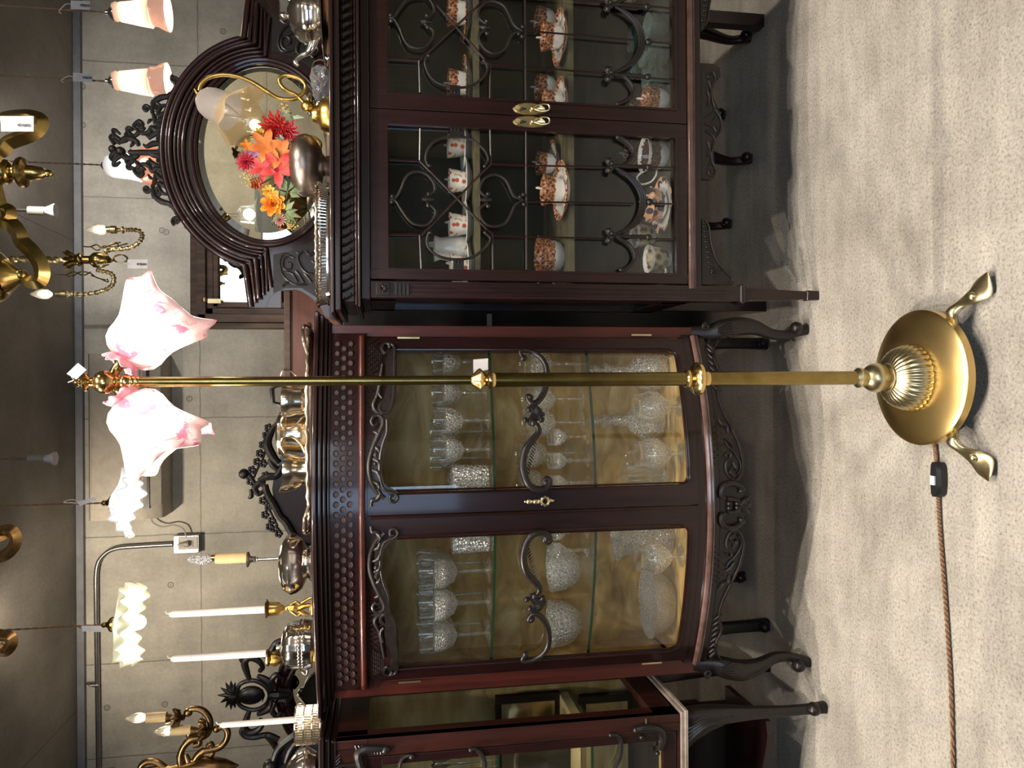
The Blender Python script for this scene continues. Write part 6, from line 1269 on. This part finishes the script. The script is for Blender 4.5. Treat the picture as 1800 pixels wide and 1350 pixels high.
for t in (.5, 2.6, 3.7, 5.8): b = MB(); p = Vector(el(t, CZ + .008, .98)); b.tube([p, p + Vector((0, -.004, -.004)), p + Vector((0, 0, -.0065))], [.006, .004, .004], 8); b.build('tray_foot', M['silver'], GTt)
# ---------------------------------------------------------------- hanging lamps
def cordto(root, y, Y, x, mat='cord_pale', r=.0022, x0=None):
    p = P(x, y, Y); b = MB(); n_ = 90; top = CEIL
    for ph in (0, PI): b.tube([(p.x + r * .7 * math.cos(i * .9 + ph), Y + r * .7 * math.sin(i * .9 + ph), p.z + (top - p.z) * i / n_) for i in range(n_ + 1)], r * .8, 5)
    return b.build('cord', M[mat], root)
def price_tag(root, c4, Y, lines, hole=None):
    """card given by its picture corners; lettering runs the way it hangs"""
    p = [P(x, y, Y) for x, y in c4]; b = MB(); b.loft([p, [q + Vector((0, .0008, 0)) for q in p]]); t = b.build('price_tag', M['card'], root, 'white price tag on a string', smooth=False)
    for (x, y, s, body, mt) in lines:
        q = P(x, y, Y - .0012); text('tag_text', body, s * scale_at(x, y, Y), q, t, M[mt])
    return t
def peach(y, label, tagy):
    Y = 2.6; t = thing('pendant_lamp', label, 'pendant lamp', (P(200, y, Y).x, Y, P(200, y, Y).z), group='peach frosted glass pendants'); cordto(t, y, Y, 190)
    b = MB(); turn(b, y, Y, [(184, 3), (186, 9), (190, 8), (192, 12), (196, 22), (200, 30), (202, 30)], 24); b.build('gallery', M['chrome'], t)
    b = MB(); turn(b, y, Y, [(199, 28), (205, 33), (209, 30), (212, 33), (225, 36), (245, 42), (262, 46), (266, 47)], 40, lit=[.3, .45, .6, 1.1, 2.4, 2.4, 1.2, .5]); b.build('glass_shade', M['shade_peach'], t)
    b = MB(); turn(b, y, Y, [(266, 47), (270, 48), (276, 48), (284, 56), (292, 62), (296, 64)], 40); o = b.build('shade_rim', M['shade_peach_rim'], t); so = o.modifiers.new('thick', 'SOLIDIFY'); so.thickness = .002
    b = MB(); b.ball(P(236, y, Y), .022); b.build('bulb', M['bulb_soft'], t)
    tg = price_tag(t, ((tagy[0], tagy[1]), (tagy[0] + 34, tagy[1] + 1), (tagy[0] + 34, tagy[1] + 16), (tagy[0], tagy[1] + 15)), Y - .03, [(tagy[0] + 17, tagy[1] + 10, 4.4, '¥38,000', 'ink')])
    b = MB(); pxt(b, pl(Y - .02), [(tagy[0] + 4, tagy[1] + 8), (tagy[0] - 8, tagy[1] + 6), (tagy[0] - 20, y - 2), (tagy[0] - 16, y + 2)], .0015, 5); b.build('string', M['string'], tg)
    lamp('pendant_bulb_light', 'POINT', P(310, y, Y), .8, (1, .78, .55), size=.04)
peach(22, 'peach frosted pendant lamp at the photo edge', (124, 1)); peach(143, 'peach frosted pendant lamp beside the carved crest', (128, 128))
Y = 2.75; t = thing('pendant_lamp', 'white engraved pendant lamp with coral petals behind the carved crest', 'pendant lamp', (P(185, 292, Y).x, Y, P(185, 292, Y).z)); cordto(t, 290, Y, 182)
b = MB(); turn(b, 291, Y, [(177, 4), (180, 12), (184, 16)], 20); b.build('gallery', M['chrome'], t)
b = MB(); turn(b, 292, Y, [(183, 16), (188, 32), (198, 40), (212, 42), (228, 44), (242, 50), (246, 52)], 48, lit=[.25, .35, .6, 1.6, 2.4, 1.6, .8]); b.build('glass_shade', M['shade_white'], t)
b = MB(); turn(b, 292, Y, [(245, 51), (254, 56), (266, 66)], 72, lambda th, i, r, z: (r, z - i * .010 * math.cos(6 * th))); o = b.build('petal_rim', simple('coral_glass_rim', (.8, .33, .22), .2, 0, (.9, .5, .38), 20, emit=(1, .35, .2), es=.35), t); so = o.modifiers.new('thick', 'SOLIDIFY'); so.thickness = .002
# pleated shades
def pleated(y, Y, label, mat, rows, lit, npl, amp, seed, bulb):
    t = thing('pendant_lamp', label, 'pendant lamp', (P(190, y, Y).x, Y, P(190, y, Y).z)); cordto(t, y, Y, 186, 'cord')
    b = MB(); turn(b, y, Y, [(178, 4), (182, 10), (186, 8), (190, 12), (194, 24), (197, 26)], 24); b.build('gallery', M['brass_old'], t)
    m_ = len(rows); b = MB(); turn(b, y, Y, rows, 168, lambda th, i, r, z: (r * (1 + .05 * i / m_ * math.sin(npl * th)), z + (i / m_) ** 1.3 * (amp * .45 * math.sin(npl * th + .5) + amp * .8 * math.sin(3 * th + seed))), lit=lit); o = b.build('glass_shade', M[mat], t, ang=70); so = o.modifiers.new('thick', 'SOLIDIFY'); so.thickness = .002
    b = MB(); b.ball(P(bulb[0], bulb[1], Y), .024, 1, 1, 1.15); b.build('bulb', M['bulb_soft'], t); return t
pw = pleated(884, 2.5, 'white pleated glass pendant lamp with a wavy rim, below the pink shades', 'shade_white', [(196, 26), (199, 36), (205, 46), (212, 62), (218, 84), (222, 104), (225, 120)], [.6, 1.1, 2.2, 2.4, .9, .45, .3], 16, .026, .5, (222, 884))
lamp('pendant_bulb_light', 'POINT', P(262, 884, 2.5), 1.2, (1, .85, .66), size=.03)
py = pleated(1098, 2.5, 'yellow-green pleated glass pendant lamp with a wavy rim and bare bulb', 'shade_yellow', [(200, 22), (205, 34), (210, 52), (216, 78), (222, 104), (228, 126), (232, 140)], [.3, .6, 1.0, .8, .42, .3, .25], 16, .026, 2.2, (240, 1094))
lamp('pendant_bulb_light', 'POINT', P(268, 1098, 2.5), 1.2, (1, .85, .66), size=.03)
tg = price_tag(pw, ((135, 882), (141, 889), (172, 879), (166, 874)), 2.46, []); b = MB(); pxt(b, pl(2.47), [(140, 885), (128, 884), (112, 883), (124, 878), (136, 880)], .0014, 5); b.build('string', M['string'], tg)
tg = price_tag(py, ((143, 1100), (145, 1110), (181, 1111), (177, 1100)), 2.46, []); b = MB(); pxt(b, pl(2.47), [(146, 1106), (134, 1100), (126, 1092), (130, 1103)], .0014, 5); b.build('string', M['cord'], tg)

# two-armed brass pendant
Y = 2.3; GP = thing('two_arm_pendant', 'brass two-armed pendant with a twisted stem and lit candle bulbs', 'pendant lamp', (P(170, 458, Y).x, Y, P(170, 458, Y).z))
pm_ = P(130, 457, Y); b = MB(); n_ = 160
for ph in (0, PI): b.tube([(pm_.x + .0045 * math.cos(i * .55 + ph), Y + .0045 * math.sin(i * .55 + ph), pm_.z + (CEIL - pm_.z) * i / n_) for i in range(n_ + 1)], .0055, 6)
b.build('twisted_stem', M['brass_pale'], GP)
b = MB(); turn(b, 457, Y, [(124, 22), (128, 14), (134, 18), (138, 22), (141, 24), (144, 22), (147, 14), (158, 14), (161, 20), (165, 26), (173, 28), (181, 26), (186, 20), (190, 18), (193, 12), (196, 6), (199, 4)], 36); b.build('body', M['brass_old'], GP)
b = MB()
for k in range(8): a = k * PI / 4; r_ = 12 * scale_at(130, 457, Y); c_ = P(133, 457, Y); b.tube([(c_.x + r_ * .6 * math.cos(a), Y + r_ * .6 * math.sin(a), c_.z), (c_.x + r_ * 1.1 * math.cos(a), Y + r_ * 1.1 * math.sin(a), c_.z + .018), (c_.x + r_ * 1.4 * math.cos(a), Y + r_ * 1.4 * math.sin(a), c_.z + .026)], [.003, .006, .001], 6)
b.build('crown', M['brass_old'], GP)
c_ = P(212, 455, Y); b = MB(); b.tube([(c_.x + .014 * math.cos(t) * .8, Y, c_.z + .018 * math.sin(t)) for t in [2 * PI * i / 24 for i in range(24)]], .0024, 8, True); b.build('pull_ring', M['brass_old'], GP)
for k, (pts, bx, by, x0_) in enumerate((([(185, 446), (190, 440), (212, 438), (232, 434), (246, 424), (250, 414), (245, 406), (232, 404), (222, 404)], 215, 404, 150), ([(170, 474), (180, 477), (194, 480), (200, 488), (198, 500), (188, 508), (170, 514), (150, 517), (132, 517)], 128, 517, 52))):
    b = MB(); q = sm(pts, 8); mm = len(q); b.tube([P(x, y, Y - .02) for x, y in q], [.0058 + .0014 * math.sin(i * 1.6) for i in range(mm)], 10); ar = b.build('arm', M['brass_pale'], GP)
    b = MB(); fm = pl(Y - .02)
    if k == 0:
        for pp in ([(146, 433), (158, 434), (170, 430), (180, 436), (196, 430), (212, 426)], [(160, 434), (172, 440), (184, 432), (200, 434), (224, 428)], [(190, 432), (205, 426), (208, 434)]): pxt(b, fm, pp, .0018, 6)
    else:
        for pp in ([(96, 484), (112, 483), (126, 486), (142, 478), (158, 480), (170, 488), (186, 492)], [(116, 484), (130, 478), (146, 484), (160, 478)], [(160, 484), (176, 490), (190, 496), (188, 490)]): pxt(b, fm, pp, .0018, 6)
    b.build('arm_filigree', M['brass_old'], ar)
    b = MB(); turn(b, by, Y - .02, [(bx + 4, 4), (bx + 2, 13), (bx, 13), (bx - 2, 6), (bx - 8, 8), (bx - 11, 14), (bx - 20, 14), (bx - 21, 11), (bx - 30, 10)], 20); b.build('lampholder', M['brass_pale'], ar)
    b = MB(); turn(b, by, Y - .02, [(x0_, 1), (x0_ + 5, 7), (x0_ + 14, 14), (x0_ + 24, 18), (x0_ + 32, 17), (x0_ + 38, 10)], 20); bu = b.build('bulb', M['clear'], ar)
    b = MB(); turn(b, by, Y - .02, [(x0_ + 14, 1), (x0_ + 18, 9), (x0_ + 26, 13), (x0_ + 34, 11), (x0_ + 37, 1)], 14); b.build('filament', M['bulb'], ar)
tg = price_tag(GP, ((224, 456), (259, 456), (259, 472), (224, 472)), Y - .03, [(240, 466, 3.9, '¥198,000', 'ink')]); b = MB(); pxt(b, pl(Y - .03), [(228, 464), (218, 462), (196, 463), (170, 466)], .0014, 5); b.build('string', M['string'], tg)

# large brass chandelier, cut off by the photo edge
Y = 1.55; BC = thing('brass_chandelier', 'large brass chandelier with square scrolled arms, only its lower part in view', 'chandelier', (P(50, 303, Y).x, Y, P(50, 303, Y).z))
b = MB(); turn(b, 303, Y, [(94, 2), (92, 9), (88, 13), (84, 14), (81, 11), (79, 14), (76, 20), (60, 25), (49, 27), (47, 34), (44, 50), (39, 54), (34, 50), (30, 40), (27, 26), (22, 24), (19, 34), (15, 42), (8, 44), (4, 36), (-4, 60), (-14, 76), (-30, 60), (-60, 30), (-90, 24), (-91, 2)], 48); b.build('body', M['brass_old'], BC)
top_ = P(-90, 303, Y); b = MB(); b.tube([(top_.x, Y, top_.z - .01), (top_.x, Y, CEIL)], .008, 12); b.build('hanging_rod', M['brass_old'], BC)
for pts in ([(-10, 330), (-2, 360), (4, 386), (22, 396), (34, 412), (38, 424), (56, 442), (70, 462), (74, 480), (70, 494), (56, 496), (44, 492), (38, 486)], [(-14, 280), (-4, 268), (6, 262), (14, 252), (28, 246), (50, 238), (66, 228), (72, 216), (64, 208), (40, 204), (0, 210), (-40, 240)]):
    b = MB(); q = sm(pts, 6); yy = Y - .03 if pts[0][1] > 300 else Y - .05
    b.tube([P(x, y, yy) for x, y in q], [.014, .014, .014, .014, .014, .012, .010], 4); b.build('arm', M['brass_old'], BC, ang=20)
b = MB(); b.tube([P(x, y, Y - .03) for x, y in sm([(-20, 352), (0, 366), (16, 372), (14, 384), (2, 390)], 6)], .013, 4); b.build('arm_curl', M['brass_old'], BC, ang=20)
b = MB(); A = frame_z((P(0, 486, Y - .03) - P(36, 486, Y - .03)), (0, 1, 0)); b.lathe([(.010, -.002), (.018, .006), (.026, .014), (.030, .020)], 48, P(34, 486, Y - .03), lambda th, i, r, z: (r * (1 + .06 * abs(math.sin(10 * th))), z), A); b.lathe([(.026, .022), (.040, .026), (.046, .034), (.044, .036), (.01, .03)], 40, P(34, 486, Y - .03), axis=A); b.ball(P(36, 484, Y - .03), .012); b.build('drip_pan', M['brass_old'], BC)
price_tag(BC, ((0, 204), (59, 204), (59, 231), (2, 231)), Y - .10, [(28, 222, 8.5, '¥210,000', 'ink'), (4, 208.5, 3.2, 'Standing No.', 'ink'), (34, 227.5, 3.6, 'TAX INCLUDED', 'redink')] if False else [(30, 222, 5.2, '¥210,000', 'ink')])
# dark chandelier above, two arm curls dip into view
Y = 1.7; DC = thing('dark_chandelier', 'dark bronze chandelier above the photo edge, two arm curls in view', 'chandelier', (P(-60, 1040, Y).x, Y, P(-60, 1040, Y).z))
b = MB(); turn(b, 1040, Y, [(-60, 2), (-64, 20), (-80, 40), (-100, 30), (-140, 20), (-141, 2)], 32); b.build('body', M['bronze'], DC); tp = P(-140, 1040, Y); b = MB(); b.tube([(tp.x, Y, tp.z - .01), (tp.x, Y, CEIL)], .006, 10); b.build('hanging_rod', M['bronze'], DC)
for pts in ([(-76, 1030), (-50, 1010), (-16, 985), (8, 976), (22, 964), (28, 948), (22, 934), (10, 932), (2, 940), (6, 950)], [(-76, 1050), (-56, 1080), (-30, 1110), (0, 1116), (18, 1120), (20, 1132), (10, 1144), (0, 1142), (-6, 1134)]):
    b = MB(); b.tube([P(x, y, Y) for x, y in sm(pts, 6)], .012, 4); b.build('arm', M['bronze'], DC, ang=20)

# gilt bronze chandelier with candle bulbs
Y = 2.25; CB = thing('candle_chandelier', 'gilt bronze rococo chandelier with ivory candle sleeves and lit bulbs', 'chandelier', (P(330, 1345, Y).x, Y, P(330, 1345, Y).z))
fm = pl(Y); b = MB()
def T(pts, r, n=10): pxt(b, fm, pts, r, n, 8)
T([(331, 1252), (337, 1246), (352, 1247), (364, 1256), (370, 1272), (366, 1288), (354, 1296), (338, 1299), (326, 1308), (318, 1324), (318, 1342), (326, 1358), (340, 1366)], [.008, .008, .009, .009, .008, .009, .010, .010, .009, .010, .010, .009])
b.ball(fm(331, 1252), .012); T([(350, 1264), (356, 1270), (352, 1280)], [.004, .010, .004]); T([(338, 1299), (332, 1292), (338, 1285), (344, 1290)], [.006, .008, .008, .005]); T([(340, 1310), (350, 1308), (350, 1300), (342, 1298)], [.008, .008, .007, .005]); b.ball(fm(314, 1330), .007); T([(326, 1325), (332, 1340), (340, 1350)], [.005, .010, .004])
b.build('arm', M['bronze'], CB)
b = MB(); T([(382, 1281), (392, 1278), (400, 1286), (398, 1300), (388, 1312), (374, 1317), (358, 1320), (346, 1330), (340, 1345), (344, 1360)], [.008, .008, .009, .009, .009, .010, .011, .010, .009, .009]); b.ball(fm(381, 1281), .011); T([(374, 1317), (370, 1308), (364, 1312)], [.008, .009, .005]); T([(360, 1324), (372, 1326), (374, 1318)], [.008, .009, .005]); T([(352, 1350), (356, 1336), (364, 1334), (368, 1342), (362, 1346)], [.008, .010, .009, .008, .006]); b.ball(fm(380, 1346), .012)
b.build('arm', M['bronze'], CB)
b = MB(); T([(246, 1354), (250, 1344), (262, 1338), (276, 1340), (288, 1348), (300, 1360)], .009); b.ball(fm(269, 1336), .006); T([(269, 1336), (272, 1342)], .004); b.build('arm', M['bronze'], CB)
b = MB(); turn(b, 1352, Y, [(420, 2), (410, 12), (396, 26), (380, 34), (360, 40), (340, 36), (320, 24), (300, 18), (280, 26), (250, 20), (200, 8)], 32); b.build('column', M['bronze'], CB); tp = P(200, 1352, Y); b = MB(); b.tube([(tp.x, Y, tp.z), (tp.x, Y, CEIL)], .006, 10); b.build('hanging_rod', M['bronze'], CB)
for (y, xe, xs_, xb) in ((1262, 325, 293, 219), (1285, 370, 336, 268)):
    b = MB(); turn(b, y, Y - .01, [(xe, 6), (xe - 3, 12), (xe - 6, 8), (xe - 10, 24), (xe - 14, 30), (xe - 17, 26), (xe - 18, 12), (xe - 22, 12), (xe - 26, 15), (xs_, 18), (xs_ - 1, 4)], 36, lambda th, i, r, z: (r * (1 + (.16 * math.cos(5 * th) if 3 <= i <= 5 else 0)), z + (.008 * math.cos(5 * th) if i in (4, 5) else 0))); b.build('candle_cup', M['bronze'], CB)
    b = MB(); turn(b, y, Y - .01, [(xs_, 16), (xs_ - 18, 17), (xs_ - 36, 16), (xs_ - 37, 3)], 24); b.build('candle_sleeve', M['candle_sleeve'], CB)
    b = MB(); turn(b, y, Y - .01, [(xb, 1), (xb + 4, 6), (xb + 12, 13), (xb + 22, 18), (xb + 30, 17), (xb + 37, 12)], 20); b.build('bulb', M['clear'], CB); b = MB(); turn(b, y, Y - .01, [(xb + 20, 1), (xb + 22, 8), (xb + 28, 11), (xb + 35, 9), (xb + 36, 1)], 14); b.build('filament', M['bulb'], CB)
# unlit spot bulbs hanging by the back wall
for (y, label, xr) in ((370, 'white unlit spot bulb hanging beside the two-armed pendant', 18), (806, 'white unlit spot bulb hanging beside the tall lamp finial', 0)):
    Y = 3.25; t = thing('hanging_spot_bulb', label, 'spotlight', (P(60, y, Y).x, Y, P(60, y, Y).z)); b = MB(); turn(b, y, Y, [(98, 1), (98, 24), (95, 24), (86, 16), (80, 12), (77, 11)], 28); b.build('reflector_bulb', M['card'], t)
    b = MB(); turn(b, y, Y, [(79, 3), (79, 15), (50, 15), (48, 3)], 20); b.build('socket', M['plastic_w'], t); p = P(48, y, Y); b = MB(); b.tube([(p.x, Y, p.z), (p.x, Y, p.z + .055)], .006, 8); b.tube([(p.x, Y, p.z + .05), (p.x, Y, CEIL)], .003, 8); b.build('rod', M['chrome'], t)
# lit pendants deeper in the shop, behind the camera, which the mirrors show
for (x, y, z) in ((1.07, -.9, 1.88), (1.63, -.9, 1.84)):
    t = thing('shop_pendant', {1.07: 'clear bell pendant glowing in the round mirror below the flame orange rose', 1.63: 'clear bell pendant glowing in the round mirror beside the ruffled shade'}[x], 'pendant lamp', (x, y, z), group='bell pendants at the front of the shop')
    b = MB(); b.lathe([(.02, z + .10), (.05, z + .08), (.055, z + .02), (.06, z), (.12, z - .03)], 32, (x, y, 0)); b.build('glass_shade', M['clear'], t); b = MB(); b.ball((x, y, z + .03), .035); b.build('bulb', M['bulb_soft'], t); b = MB(); b.tube([(x, y, z + .1), (x, y, CEIL)], .003, 6); b.build('cord', M['cord'], t)
